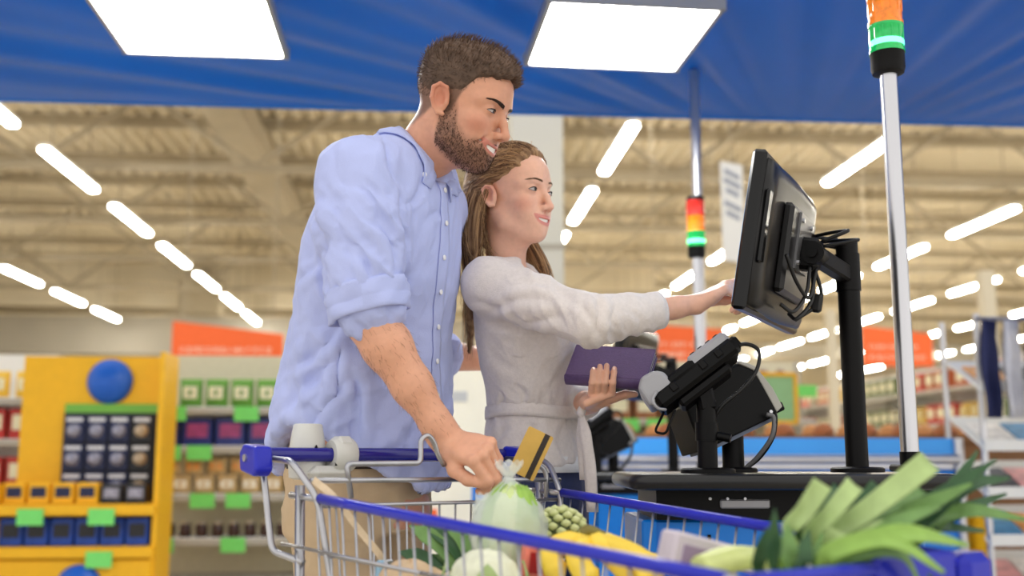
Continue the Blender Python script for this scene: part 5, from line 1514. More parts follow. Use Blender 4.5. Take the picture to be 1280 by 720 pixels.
def man_hair():
    s = SDF((-.14, -.11, -.10), (.14, .11, .17), .0022)
    s.ell((-.008, 0, .040), (.1005, .0775, .0845))
    s.ell((.028, 0, .050), (.072, .064, .066), k=.03)
    s.ell((.036, 0, .086), (.060, .050, .029), k=.03)        # swept-up front
    s.ell((-.03, 0, .078), (.066, .058, .043), k=.03)
    def cut(X, Y, Z):
        zl = np.interp(X, [-.13, -.075, -.045, -.020, -.004, .010, .020, .032, .044, .060, .095], [-.080, -.072, -.048, -.014, -.034, -.036, -.014, .014, .038, .056, .072])
        nz = .004 * np.sin(Y * 210) * np.sin(X * 170 + 1) + .003 * np.sin(Y * 90 + 2)
        return (zl + nz - Z) * .8
    s.put(cut, np.array((-.14, -.11, -.1)), np.array((.14, .11, .17)), .006, 'i', 0)
    v, f = s.mesh(); v = np_smooth(v, f, 1, .4)
    n = np_normals(v, f)
    # close-cropped sides: pull the lower shell onto the skin
    p = np.array(v)
    side = 1 - sst(p[:, 2], .0, .075)
    v = v - n * (.0030 * side)[:, None]
    # combed relief
    q = np.stack([v[:, 0] * 40, v[:, 1] * 230, v[:, 2] * 120], 1)
    amp = .0008 + .0018 * sst(v[:, 2], .05, .10)
    v = v + n * (amp * vnoise(q, 2))[:, None]
    base = np.array(srgb(86, 68, 56)); g = 1 + .35 * vnoise(q * 1.3, 4)
    top = sst(v[:, 2], .06, .12)
    col = base[None] * (g * (1 + .5 * top))[:, None]
    fade = (1 - sst(v[:, 2], -.02, .03)) * .35
    col = col * (1 - fade[:, None]) + np.array(srgb(150, 108, 88))[None] * fade[:, None]
    me = np_mesh('hair', MW(v), f); set_col(me, col); link_mesh(me, 'hair', M_hair, man, True)
    # strands
    rng = np.random.default_rng(5); cur, cc = [], []
    idx = rng.choice(len(v), 5200)
    for i in idx:
        z = v[i, 2]
        if z < -.03 and rng.random() < .5: continue
        t = sst(np.array([z]), .02, .09)[0]
        L = .004 + .014 * t * rng.uniform(.5, 1.2)
        d = n[i] * (.35 + .25 * t) + np.array((.55 * t - .1, 0, .5 * t - .5 * (1 - t))) + rng.normal(0, .16, 3)
        if v[i, 0] > .06: L *= .6; d = d + np.array((-.1, 0, .4))
        d /= np.linalg.norm(d)
        cur.append(MW(np.array([v[i] - n[i] * .001, v[i] + d * L * .5, v[i] + d * L + np.array((.0, 0, -.12)) * L]))); cc.append(base * rng.uniform(.5, 1.7) * (1 + .4 * t))
    # beard and moustache bristles
    hv = MP['local']; bm = MP['beard_mask']; hn = np_normals(hv, mh_f)
    cand = np.where(bm > .35)[0]
    for i in rng.choice(cand, 3600):
        if rng.random() > bm[i] ** 1.5: continue
        d = hn[i] * .5 + np.array((.15, 0, -.7)) + rng.normal(0, .2, 3); d /= np.linalg.norm(d); L = rng.uniform(.002, .0050)
        cur.append(MW(np.array([hv[i], hv[i] + d * L * .5 + hn[i] * .0004, hv[i] + d * L]))); cc.append(np.array(srgb(78, 57, 47)) * rng.uniform(.6, 1.5))
    a, b, c = strands(cur, .00050, cc); me = np_mesh('hair_strands', a, b); set_col(me, c)
    o = link_mesh(me, 'hair_strands', M_hair, man, True); o['kind'] = 'stuff'
man_hair()

def woman_hair():
    s = SDF((-.20, -.13, -.16), (.13, .13, .16), .003)
    s.ell((-.012, 0, .040), (.103, .0785, .088))
    s.ell((.022, 0, .045), (.072, .066, .070), k=.03)
    s.ell((-.055, 0, .0), (.066, .070, .085), k=.04)
    for sg in (-1, 1):
        s.chain([(-.02, sg * .060, .03), (-.045, sg * .066, -.04), (-.06, sg * .066, -.10)], [.024, .026, .03], k=.03)
    def cut(X, Y, Z):
        ay = np.abs(Y)
        # hairline: from the forehead, past the temple and behind the ear
        xl = np.interp(Z, [-.16, -.07, -.04, -.012, .014, .035, .055, .075, .09, .12], [-.050, -.046, -.043, -.036, -.002, .042, .063, .072, .079, .12])
        return (X - xl - .003 * np.sin(Z * 240 + Y * 90)) * .8
    s.put(cut, np.array((-.2, -.13, -.16)), np.array((.13, .13, .16)), .010, 'i', 0)
    v, f = s.mesh(); v = np_smooth(v, f, 2, .4); n = np_normals(v, f)
    # combing: streaks run back from the hairline
    ang = np.arctan2(v[:, 1], v[:, 2] - .01)
    q = np.stack([ang * 16, v[:, 0] * 6, np.hypot(v[:, 1], v[:, 2]) * 10], 1)
    v = v + n * (.0022 * vnoise(q, 1) + .001 * vnoise(q * 2.3, 2))[:, None]
    c1, c2 = np.array(srgb(104, 74, 52)), np.array(srgb(196, 158, 114))
    w = np.clip(.35 + .5 * vnoise(q * 1.5, 7), 0, 1)[:, None]
    me = np_mesh('hair', WW(v), f); set_col(me, c1 * (1 - w) + c2 * w); link_mesh(me, 'hair', M_hair, woman, True)
    # guide locks in world space: (points px,py,Y), radius list, strand count
    G = lambda L: [np.array(at(*p)) for p in L]
    locks = [
        (G([(612, 205, 2.50), (594, 240, 2.52), (590, 300, 2.54), (592, 352, 2.57), (588, 420, 2.66), (586, 452, 2.68)]), .024, 150),
        (G([(612, 200, 2.48), (594, 250, 2.45), (592, 310, 2.47), (594, 345, 2.54), (590, 400, 2.66)]), .022, 170),
        (G([(606, 225, 2.45), (594, 270, 2.43), (592, 310, 2.43), (598, 338, 2.46)]), .022, 150),
        (G([(612, 222, 2.43), (600, 262, 2.43), (604, 300, 2.45), (618, 330, 2.48)]), .013, 90),
        (G([(600, 215, 2.54), (590, 265, 2.58), (588, 320, 2.62), (588, 380, 2.66), (584, 440, 2.68)]), .024, 120),
        (G([(650, 190, 2.56), (640, 260, 2.62), (664, 310, 2.60), (678, 345, 2.57), (684, 372, 2.56)]), .022, 120),
        (G([(640, 200, 2.6), (650, 290, 2.62), (668, 330, 2.58), (672, 350, 2.56)]), .022, 100),
        (G([(650, 280, 2.60), (672, 318, 2.57), (684, 345, 2.55), (690, 368, 2.54)]), .016, 90),
    ]
    rng = np.random.default_rng(9); cur, cc = [], []
    hs = SDF(np.array(at(555, 470, 2.38)) - .01, np.array(at(700, 150, 2.68)) + .01, .005)
    lo = np.minimum(at(555, 470, 2.3), at(555, 470, 2.68)); hi = np.maximum(at(705, 170, 2.3), at(705, 170, 2.68))
    hs = SDF(lo - .02, hi + .02, .005)
    for (P, r, cnt) in locks:
        q = np.array([tuple(p) for p in bez(P, 7)]); n_ = len(q)
        rr = [r * (.75 + .35 * math.sin(math.pi * min(1, i / (n_ - 1) * 1.3))) * (1 if i < n_ * .7 else max(.12, (n_ - 1 - i) / (n_ * .3))) for i in range(n_)]
        hs.chain(q[::2], [x * .72 for x in rr[::2]], k=.012)
        for k in range(cnt):
            a = rng.uniform(0, 6.28); u = math.sqrt(rng.random()); off = np.array((math.cos(a) * u, math.sin(a) * u * .9, 0))
            ph = rng.uniform(0, 6.28); fr = rng.uniform(4, 8); am = rng.uniform(.002, .006)
            end = int(n_ * rng.uniform(.72, 1.0)); t = np.linspace(0, 1, n_)[:end, None]
            w_ = np.array(rr)[:end, None] * 1.05
            c = q[:end] + off[None] * w_ + np.concatenate([np.sin(t * fr + ph), np.cos(t * fr + ph * 1.3), 0 * t], 1) * am * t
            if end > n_ * .9: c = c + rng.normal(0, .012, 3)[None] * t ** 3
            cur.append(c); cc.append((c1 * rng.uniform(.55, 1.2)) if rng.random() < .5 else (c2 * rng.uniform(.7, 1.25)))
    v2, f2 = hs.mesh(); v2 = np_smooth(v2, f2, 2, .5); n2 = np_normals(v2, f2)
    q2 = np.stack([v2[:, 0] * 130, v2[:, 1] * 130, v2[:, 2] * 14], 1); v2 = v2 + n2 * (.003 * vnoise(q2, 3))[:, None]
    w = np.clip(.3 + .55 * vnoise(q2 * 1.2, 8), 0, 1)[:, None]
    me = np_mesh('long_hair', v2, f2); set_col(me, c1 * (1 - w) * .85 + c2 * w * .85); link_mesh(me, 'long_hair', M_hair, woman, True)
    # combed strands lying on the crown
    bv = BVHTree.FromPolygons([tuple(p) for p in v], [tuple(int(a) for a in p) for p in f])
    for k in range(900):
        an = rng.uniform(-1.9, 1.9); 
        xs = np.linspace(rng.uniform(.02, .075), rng.uniform(-.09, -.04), 10)
        pts = []
        for i, xx in enumerate(xs):
            a2 = an + .10 * math.sin(i * .3 + k)
            o_ = Vector((xx, 0, .02 - .02 * i / 10)); d = Vector((0, math.sin(a2), math.cos(a2) - .05 * i / 10))
            h_ = bv.ray_cast(o_ + d.normalized() * .2, -d.normalized())[0]
            if h_ is None: break
            pts.append(np.array(h_) + np.array(d.normalized()) * .0009)
        if len(pts) > 4: cur.append(WW(np.array(pts))); cc.append((c1 * rng.uniform(.6, 1.3)) if rng.random() < .5 else (c2 * rng.uniform(.75, 1.2)))
    # a few stray hairs
    for k in range(26):
        a0 = rng.uniform(-1.2, 1.2); p0 = np.array((rng.uniform(-.06, .05), math.sin(a0) * .075, .04 + math.cos(a0) * .085))
        d = np.array((rng.uniform(-.6, .6), math.sin(a0) * .7, 1)) ; L = rng.uniform(.01, .03)
        cur.append(WW(np.array([p0, p0 + d * L * .5, p0 + d * L + np.array((-.01, 0, -.004))]))); cc.append(c2)
    a, b, c = strands(cur, .00075, cc); me = np_mesh('hair_strands', a, b); set_col(me, c)
    o = link_mesh(me, 'hair_strands', M_hair, woman, True); o['kind'] = 'stuff'
woman_hair()
# ------------------------------------------------------------------ hands
FB = dict(index=(.090, .026), middle=(.095, .006), ring=(.089, -.014), pinky=(.079, -.032))
FL = dict(index=(.043, .026, .021), middle=(.047, .030, .022), ring=(.043, .028, .021), pinky=(.034, .021, .019))
def hand_into(sd, W, h, n, side, curls, thumb, sc=1.0, chains=None, k=.0022):
    """Adds a hand to the field. h: wrist to knuckles, n: out of the back of the hand, side: +1 when the thumb is on the n x h side."""
    h = Vector(h).normalized(); n = Vector(n); n = (n - h * n.dot(h)).normalized(); t = n.cross(h) * side
    G = lambda x, y, z: Vector(W) + (h * x + t * y + n * z) * sc
    for nm, (bx, by) in FB.items():
        sd.chain([G(.0, by * .42, -.002), G(bx * .6, by * .85, -.001), G(bx, by, -.003)], [.017 * sc, .0135 * sc, .0105 * sc], k=.012)
    sd.ell(G(.042, .004, -.009), (.030 * sc, .030 * sc, .014 * sc), R=np.array(Matrix((h, t, n)).transposed()), k=.012)
    for nm, (bx, by) in FB.items():
        if chains and nm in chains:
            pts = [G(bx, by, -.003)] + [Vector(p) for p in chains[nm]]
            m = len(pts); sd.chain(pts, [(.0102 - .0026 * i / (m - 1)) * sc for i in range(m)], k=k, ki=.003); continue
        a = 0; p = (bx, -.003); pts = [G(bx, by, -.003)]
        c = curls[nm]; spl = c[3] if len(c) > 3 else 0
        for L, da in zip(FL[nm], c[:3]):
            a += math.radians(da); p = (p[0] + L * math.cos(a), p[1] - L * math.sin(a)); by2 = by + spl * (p[0] - bx)
            pts.append(G(p[0], by2, p[1]))
        r = .0100 if nm != 'pinky' else .0088
        sd.chain(pts, [r * sc * 1.02, r * sc * .98, r * sc * .88, r * sc * .76], k=k, ki=.003)
        sd.ell(pts[0] + n * .003 * sc, (.0098 * sc,) * 3, k=.006)
        sd.ell(pts[1], (r * sc * 1.06,) * 3, k=.004)
    if thumb:
        sd.chain([G(*q) for q in thumb], [.0165 * sc, .0135 * sc, .0118 * sc, .0092 * sc][:len(thumb)], k=.008, ki=.005)
def limb(pts, n=6):
    return [np.array(p) for p in bez(pts, n)]

def fold_noise(v, terms):
    o = np.zeros(len(v))
    for (sx, sy, sz, amp, seed, ridge) in terms:
        q = vnoise(np.stack([v[:, 0] * sx, v[:, 1] * sy, v[:, 2] * sz], 1) + .6 * vnoise(v * 7, seed + 11)[:, None], seed)
        o += amp * ((1 - np.abs(q) * 2) if ridge else q)
    return o
def creases(v, n, segs):
    """Pulls folds into cloth: each fold is a line (found in the photograph) on the side of the cloth that faces it, with width and depth in pixels / millimetres."""
    q = v - np.array((0, 0, CAM_H)); c = q[:, 1] * CP + q[:, 2] * SP; u = -q[:, 1] * SP + q[:, 2] * CP
    px = 640 + FPX * q[:, 0] / c; py = 360 - FPX * u / c
    face = sst(-(n * q).sum(1) / np.linalg.norm(q, axis=1), .0, .35)
    o = np.zeros(len(v))
    for (a, b, w, dep) in segs:
        ax_, ay_ = b[0] - a[0], b[1] - a[1]; L2 = ax_ * ax_ + ay_ * ay_; L = math.sqrt(L2)
        t = ((px - a[0]) * ax_ + (py - a[1]) * ay_) / L2
        d = ((px - a[0]) * -ay_ + (py - a[1]) * ax_) / L + w * .8 * np.sin(t * 5 + a[0])
        env = sst(t, -.12, .22) * (1 - sst(t, .78, 1.12))
        o += env * dep * .001 * (-np.exp(-(d / w) ** 2) + .75 * np.exp(-((d - 1.7 * w) / (1.1 * w)) ** 2) + .35 * np.exp(-((d + 1.8 * w) / (1.2 * w)) ** 2))
    return v + n * (o * face)[:, None]
def join(parts):
    v, f, c, b = [], [], [], 0
    for (a, q, col) in parts:
        v.append(a); f.append(q + b); c.append(col); b += len(a)
    return np.concatenate(v), np.concatenate(f), np.concatenate(c)
def skin_col(v, rgb, seed=1):
    g = (1 + .05 * vnoise(v * 45, seed))[:, None]
    return np.array(srgb(*rgb))[None] * g

# ------------------------------------------------------------------ the man
M_shirt = mat('shirt cotton', (182, 192, 238), .75, noise=.05, nscale=14, bump=.25, bscale=420, sheen=.15, spec=.2)
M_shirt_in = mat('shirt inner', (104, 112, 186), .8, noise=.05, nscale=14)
M_trs = mat('chino cotton', (196, 172, 140), .8, noise=.07, nscale=20, bump=.2, bscale=500, spec=.2)
def man_body():
    fd = (math.cos(math.radians(24)), -math.sin(math.radians(24)))
    F = Vector((fd[0], fd[1], 0)); Lf = Vector((-fd[1], fd[0], 0))
    def row(py, px, Y, a, b):
        p = at(px, py, Y); return (p.z, p.x, p.y, a, b)
    rows = [row(186, 516, 2.27, .060, .085), row(205, 506, 2.275, .088, .130), row(228, 497, 2.28, .112, .165), row(262, 488, 2.28, .132, .185), row(310, 480, 2.30, .148, .197),
            row(360, 473, 2.32, .153, .196), row(420, 465, 2.36, .157, .194), row(480, 459, 2.39, .167, .200), row(540, 452, 2.42, .178, .206), row(600, 449, 2.43, .184, .208), row(660, 449, 2.43, .186, .208)]
    C = lambda z: Vector((np.interp(z, [r[0] for r in rows[::-1]], [r[1] for r in rows[::-1]]), np.interp(z, [r[0] for r in rows[::-1]], [r[2] for r in rows[::-1]]), z))
    SR = at(446, 222, 2.13); ER = at(462, 398, 2.10); WR = at(560, 553, 2.13)
    SL = C(SR.z) + Lf * .165; EL = at(520, 440, 2.70); WL = at(612, 450, 2.86)
    lo = (rows[-1][1] - .26, 1.95, rows[-1][0] - .02); hi = (rows[0][1] + .32, 2.85, rows[0][0] + .04)
    # ---- shirt
    s = SDF(lo, hi, .0046)
    s.loft(rows, fd, p=2.2)
    s.chain([C(rows[1][0]) + Vector((0, 0, -.01)), SR], [.062, .070], k=.05)
    s.chain([C(rows[1][0]) + Vector((0, 0, -.01)), SL], [.062, .070], k=.05)
    arm = [SR, SR.lerp(ER, .35), SR.lerp(ER, .7), SR.lerp(ER, .93)]
    s.chain(arm, [.074, .079, .073, .066], k=.030, ki=.02)
    s.chain([SL, SL.lerp(EL, .6), EL, EL.lerp(WL, .3)], [.074, .074, .066, .06], k=.030, ki=.02)
    # neck opening and a shallow V at the front
    nb = Vector(MNB)
    cb = at(527, 186, 2.262)
    axn = Vector((.66, -.10, .75)).normalized()
    fx = (F - axn * F.dot(axn)).normalized(); ly = axn.cross(fx)
    s.chain([cb + axn * .045, cb + axn * .25], [.080, .12], k=.010, op='s')
    s.chain([cb + fx * .05 + axn * .01, at(549, 246, 2.19)], [.034, .003], k=.004, op='s')
    # hem: high at the side, long front and back tails
    zc = at(445, 553, 2.24).z
    c0 = C(zc)
    def hem(X, Y, Z):
        u = (X - c0.x) * F.x + (Y - c0.y) * F.y
        w = np.clip(np.where(u < -.045, np.abs(u + .045) / .14, np.abs(u + .045) / .19), 0, 1.2)
        return (zc + .050 - .118 * w ** 1.4) - Z
    s.put(hem, np.array(lo), np.array(hi), .004, 'i', 0)
    v, f = s.mesh(); v = np_smooth(v, f, 2, .5); n = np_normals(v, f)
    # cloth folds: upright drapes on the back, slanting ones on the sleeve
    v = creases(v, n, [((392, 232), (404, 300), 5, 7), ((404, 300), (416, 385), 5, 8), ((500, 240), (503, 335), 4, 5), ((472, 168), (497, 236), 3, 3), ((446, 222), (496, 318), 7, 5), ((464, 275), (502, 336), 6, 6), ((425, 250), (436, 345), 7, 4), ((440, 300), (470, 350), 6, 4),
        ((372, 364), (408, 302), 6, 6), ((380, 330), (405, 290), 5, 4), ((366, 470), (432, 398), 7, 6), ((358, 520), (420, 440), 7, 5), ((390, 545), (430, 470), 6, 5), ((432, 420), (408, 520), 4, 4), ((470, 430), (520, 330), 8, 4), ((500, 480), (538, 380), 8, 4),
        ((462, 410), (500, 520), 8, 5), ((440, 470), (455, 555), 6, 5), ((520, 300), (548, 262), 6, 4), ((505, 260), (530, 225), 5, 4), ((480, 180), (500, 240), 5, 4), ((410, 185), (440, 240), 7, 3), ((350, 500), (372, 420), 6, 4), ((500, 560), (530, 470), 7, 4)])
    n = np_normals(v, f)
    ax = np.array(ER - SR); ax /= np.linalg.norm(ax)
    rel = v - np.array(SR); tl = rel @ ax; rad = np.linalg.norm(rel - tl[:, None] * ax[None], axis=1)
    onarm = (1 - sst(rad, .085, .11)) * sst(tl, .0, .08) * (v[:, 1] < 2.24)
    d1 = fold_noise(v, [(13, 13, 3.4, .0075, 1, True), (28, 28, 7, .0042, 2, True), (46, 46, 26, .0020, 3, True)])
    rv = np.stack([v[:, 0] * .75 + v[:, 2] * .65, v[:, 1], -v[:, 0] * .65 + v[:, 2] * .75], 1)
    d2 = fold_noise(rv, [(26, 16, 7, .0085, 5, True), (52, 30, 15, .0036, 6, True), (70, 60, 50, .0016, 7, True)])
    rw = np.stack([v[:, 0] * .5 - v[:, 2] * .86, v[:, 1], v[:, 0] * .86 + v[:, 2] * .5], 1)
    d3 = fold_noise(rw, [(20, 14, 5, .0085, 8, True), (44, 30, 14, .0034, 9, True)])
    low = 1 - sst(v[:, 2], zc + .02, zc + .40)
    v = v + n * (d2 * onarm + (d1 * (.55 + .6 * low) + d3 * .6 * low) * (1 - onarm))[:, None]
    me = np_mesh('shirt', v, f); sh = link_mesh(me, 'shirt', M_shirt, man, True)
    bv = BVHTree.FromPolygons([tuple(q) for q in v], [tuple(int(a) for a in q) for q in f])
    # ---- rolled cuff
    e = Vector(ax); up = Vector((0, -1, 0)); b1 = (up - e * up.dot(e)).normalized(); b2 = e.cross(b1)
    cst, cen = SR + e * ((ER - SR).length * .77), SR + e * ((ER - SR).length * .985)
    P = []
    for i in range(41):
        th = 2 * math.pi * i / 40; dirv = b1 * math.cos(th) + b2 * math.sin(th); rowp = []
        for j, (t, r) in enumerate(((0, .071), (.02, .077), (.12, .0785), (.3, .0785), (.52, .0775), (.56, .0765), (.60, .0775), (.85, .0775), (.97, .0765), (1.0, .0735), (.985, .068), (.6, .062))):
            wob = .0028 * math.sin(th * 5 + t * 5) + .002 * math.sin(th * 9 - t * 7) + .0015 * math.sin(t * 16 + th * 2)
            sk = .012 * math.sin(th + .6)
            rowp.append(cst.lerp(cen, t) + e * sk + dirv * (r + wob + .0045))
        P.append(rowp)
    MB().grid(P).build('sleeve_cuff', M_shirt, man, smooth=True, world=True)
    def strip(name, zs, aL, aR, off, m, th=.0015):
        G = []
        for z in zs:
            c = C(z); rowp = []
            for a in np.linspace(aL, aR, 5):
                d = F * math.cos(a) + Lf * math.sin(a)
                h_ = bv.ray_cast(c + d * .4, -d)[0]
                if h_ is None: break
                rowp.append(h_ + d * off)
            if len(rowp) == 5: G.append(rowp)
        if len(G) > 1: MB().grid(G).build(name, m, man, smooth=True, world=True, solid=th)
    z0, z1 = zc - .02, C(rows[2][0]).z - .012
    strip('placket', np.linspace(z0, z1, 44), -.17, .06, .0022, M_shirt)
    # buttons down the placket
    bm_ = mat('button', (236, 236, 240), .25, noise=.03)
    for z in np.linspace(z0 + .05, z1 - .02, 8):
        c = C(z); d = F * math.cos(-.055) + Lf * math.sin(-.055); h_ = bv.ray_cast(c + d * .4, -d)[0]
        if h_ is None: continue
        MB().lathe([(.0058, 0), (.0058, .002), (.0045, .0028), (.002, .002)], 14, h_ + d * .004, basis(Lf, d)).build('button', bm_, man, smooth=True, world=True)
    # side seam pocket-less shirt: armhole seam ridge
    # ---- collar: stand and fold-over leaf with pointed ends
    G1, G2 = [], []
    N = 48
    for i in range(N + 1):
        a = math.radians(18) + (2 * math.pi - math.radians(36)) * i / N     # 0 is the front
        cf = max(0, math.cos(a))
        d = fx * math.cos(a) * 1.04 + ly * math.sin(a)
        base = cb - axn * (.004 + .020 * cf ** 2)
        G1.append([base + d * .074 - axn * .034, base + d * .068 - axn * .014, base + d * .0635 + axn * .006])
        tip = cf ** 5
        wd = .038 + .030 * tip; out = .020 + .012 * tip
        sd_ = math.copysign(1, math.sin(a))
        G2.append([base + d * .0645 + axn * .004, base + d * .0670 + axn * .0075, base + d * (.069 + out * .45) - axn * wd * .45, base + d * (.070 + out) - axn * wd + ly * (sd_ * .010 * tip)])
    def lift(p, off):
        l_, n_, _, _ = bv.find_nearest(p)
        return l_ + n_ * off if (p - l_).dot(n_) < off else p
    for q in G2: q[2] = lift(q[2], .007); q[3] = lift(q[3], .005)
    MB().grid(G1).build('collar_stand', M_shirt_in, man, smooth=True, world=True, solid=.002)
    MB().grid(G2).build('collar', M_shirt, man, smooth=True, world=True, solid=.0024)
    for gi in (2, N - 2):
        q = G2[gi][3] * .8 + G2[gi][1] * .2
        d = (q - cb); d.z = 0; d.normalize()
        MB().lathe([(.0052, 0), (.0052, .002), (.002, .0016)], 12, q + d * .003, basis(Vector((0, 0, 1)), d)).build('button', bm_, man, smooth=True, world=True)
    # ---- skin: arms and hands with the head
    s = SDF(np.minimum.reduce([SR, ER, WR]) - .10, np.maximum.reduce([SR, ER, WR]) + np.array((.16, .06, .06)), .0026)
    fore = [SR, SR.lerp(ER, .8), ER + Vector((-.004, 0, .0)), ER.lerp(WR, .22), ER.lerp(WR, .55), ER.lerp(WR, .85), WR]
    s.chain(fore, [.052, .047, .045, .0475, .0385, .0290, .0275], k=.0, ki=.02)
    s.ell(ER.lerp(WR, .95), (.030, .024, .030), k=.02)
    h = Vector((.68, -.66, -.20)); nn = Vector((-.26, -.486, .79))
    cur = dict(index=(58, 62, 42, -.05), middle=(72, 40, 40), ring=(78, 36, 40), pinky=(80, 36, 40, .05))
    hand_into(s, WR + h * .004, h, nn, -1, cur, [(.022, .022, -.012), (.048, .040, -.022), (.078, .040, -.034), (.102, .034, -.040)], 1.06)
    av, af = s.mesh(); av = np_smooth(av, af, 1, .4)
    # left forearm, reaching round behind the woman
    s2 = SDF(np.minimum.reduce([SL, EL, WL]) - .1, np.maximum.reduce([SL, EL, WL]) + np.array((.14, .1, .1)), .0036)
    s2.chain([SL, EL, EL.lerp(WL, .3), WL], [.05, .046, .044, .028], ki=.02)
    hand_into(s2, WL, (.95, -.1, -.2), (.0, .3, .9), 1, dict(index=(10, 14, 10), middle=(10, 14, 10), ring=(12, 15, 10), pinky=(14, 16, 10)), [(.02, .022, -.01), (.05, .042, -.014), (.075, .05, -.016), (.095, .052, -.018)], 1.04)
    bv2, bf2 = s2.mesh()
    # trunk under the clothes, so that the figure is whole
    s3 = SDF(lo, hi, .010); s3.loft([(r[0], r[1], r[2], r[3] * .80, r[4] * .82) for r in rows[2:]], fd, p=2.1); s3.chain([C(rows[2][0]), SR], [.05, .05], k=.04); s3.chain([C(rows[2][0]), SL], [.05, .05], k=.04)
    s3.chain([C(rows[3][0]), nb], [.06, .055], k=.03)
    tv, tf = s3.mesh()
    sc = MP['skin']
    arm_c = skin_col(av, (222, 166, 136))
    v_, f_, c_ = join([(mh_v, mh_f, mh_c), (av, af, arm_c), (bv2, bf2, skin_col(bv2, sc)), (tv, tf, skin_col(tv, sc))])
    me = np_mesh('body', v_, f_); set_col(me, c_); link_mesh(me, 'body', M_skin, man, True)
    # hairs on the forearm
    rng = np.random.default_rng(3); an = np_normals(av, af); curv, cc = [], []
    dd = np.array((WR - ER).normalized())
    tt_ = (av - np.array(ER)) @ dd / (WR - ER).length
    cand = np.where((tt_ > .0) & (tt_ < .95))[0]
    for i in rng.choice(cand, 500):
        L = rng.uniform(.006, .013); d_ = dd * .9 + an[i] * .25 + rng.normal(0, .25, 3)
        curv.append(np.array([av[i], av[i] + d_ * L * .5, av[i] + d_ * L + np.array((0, 0, -.001))])); cc.append(np.array(srgb(120, 82, 60)))
    a, b, c = strands(curv, .00022, cc); me = np_mesh('arm_hair', a, b); set_col(me, c); o = link_mesh(me, 'arm_hair', M_hair, man, True); o['kind'] = 'stuff'
    # ---- trousers, belt line and shoes
    hp = C(at(450, 575, 2.42).z); s = SDF((hp.x - .26, hp.y - .28, .06), (hp.x + .30, hp.y + .28, hp.z + .05), .0065)
    zt = hp.z + .03
    s.loft([(zt, hp.x, hp.y, .138, .172), (zt - .08, hp.x, hp.y, .145, .182), (zt - .18, hp.x, hp.y, .135, .185)], fd, p=2.2)
    shoes = []
    for sg in (-1, 1):
        hj = hp + Lf * (sg * .092) + Vector((0, 0, -.12)); kn = hj + F * (.05 if sg < 0 else .09) + Lf * (sg * .02) + Vector((0, 0, -.38)); an_ = kn - F * .05 + Vector((0, 0, -.40)); an_.z = .09
        s.chain([hj, hj.lerp(kn, .5), kn, kn.lerp(an_, .5), an_], [.098, .088, .070, .066, .058], k=.03, ki=.02)
        shoes.append(an_)
    v, f = s.mesh(); v = np_smooth(v, f, 2, .5); n = np_normals(v, f)
    v = v + n * fold_noise(v, [(12, 12, 18, .004, 4, True), (30, 30, 30, .0015, 5, True)])[:, None]
    me = np_mesh('trousers', v, f); link_mesh(me, 'trousers', M_trs, man, True)
    G = []
    for i in range(33):
        th = 2 * math.pi * i / 32; G.append([Vector((hp.x, hp.y, zt - .03 + k)) + F * math.cos(th) * .150 + Lf * math.sin(th) * .184 for k in (-.018, .018)])
    MB().grid(G).build('belt', mat('belt leather', (36, 26, 22), .5, noise=.1), man, smooth=True, world=True, solid=.004)
    for a_ in shoes:
        b = lumpy((0, 0, 0), (.145, .048, .06), lambda th, ph: 1 - .12 * max(0, math.cos(th)) * max(0, ph), 24, 14, B=Matrix((F, Lf, Vector((0, 0, 1)))).transposed())
        b2 = MB(); b2.add([Vector(q) + Vector((a_.x, a_.y, .0)) + F * .06 + Vector((0, 0, .0)) for q in [(x, y, max(z, -.055) + .056) for (x, y, z) in b.v]], b.f)
        b2.build('shoe', mat('shoe leather', (70, 44, 30), .4, noise=.1), man, smooth=True, world=True)
    return WR, h, nn
mWR, mH, mN = man_body()
def card():
    c = at(664, 567, 2.075)
    y = (at(673, 544, 2.065) - at(648, 597, 2.075)).normalized(); x = (at(688, 553, 2.07) - at(658, 535, 2.07)).normalized()
    z = x.cross(y).normalized(); x = y.cross(z)
    B = Matrix((x, y, z)).transposed()
    t = thing('bank_card', 'gold bank card with a dark magnetic stripe held in the hand of the man', 'card', c)
    W, H = .052, .092
    P = []
    for (sx, sy, a0) in ((1, 1, 0), (-1, 1, 90), (-1, -1, 180), (1, -1, 270)):
        for k in range(5):
            a = math.radians(a0 + 22.5 * k); P.append((sx * (W / 2 - .004) + .004 * math.cos(a), sy * (H / 2 - .004) + .004 * math.sin(a)))
    MB().prism(P, .0012, B, c).build('card_body', mat('gold card', (206, 166, 84), .34, .35, noise=.05, nscale=50), t, world=True)
    for sgn in (-1, 1): MB().box(c + B @ Vector((.0135, 0, sgn * .0008)), (.0105, H - .0005, .0004), B).build('magnetic_stripe', mat('stripe', (44, 34, 30), .35), t, world=True)
card()

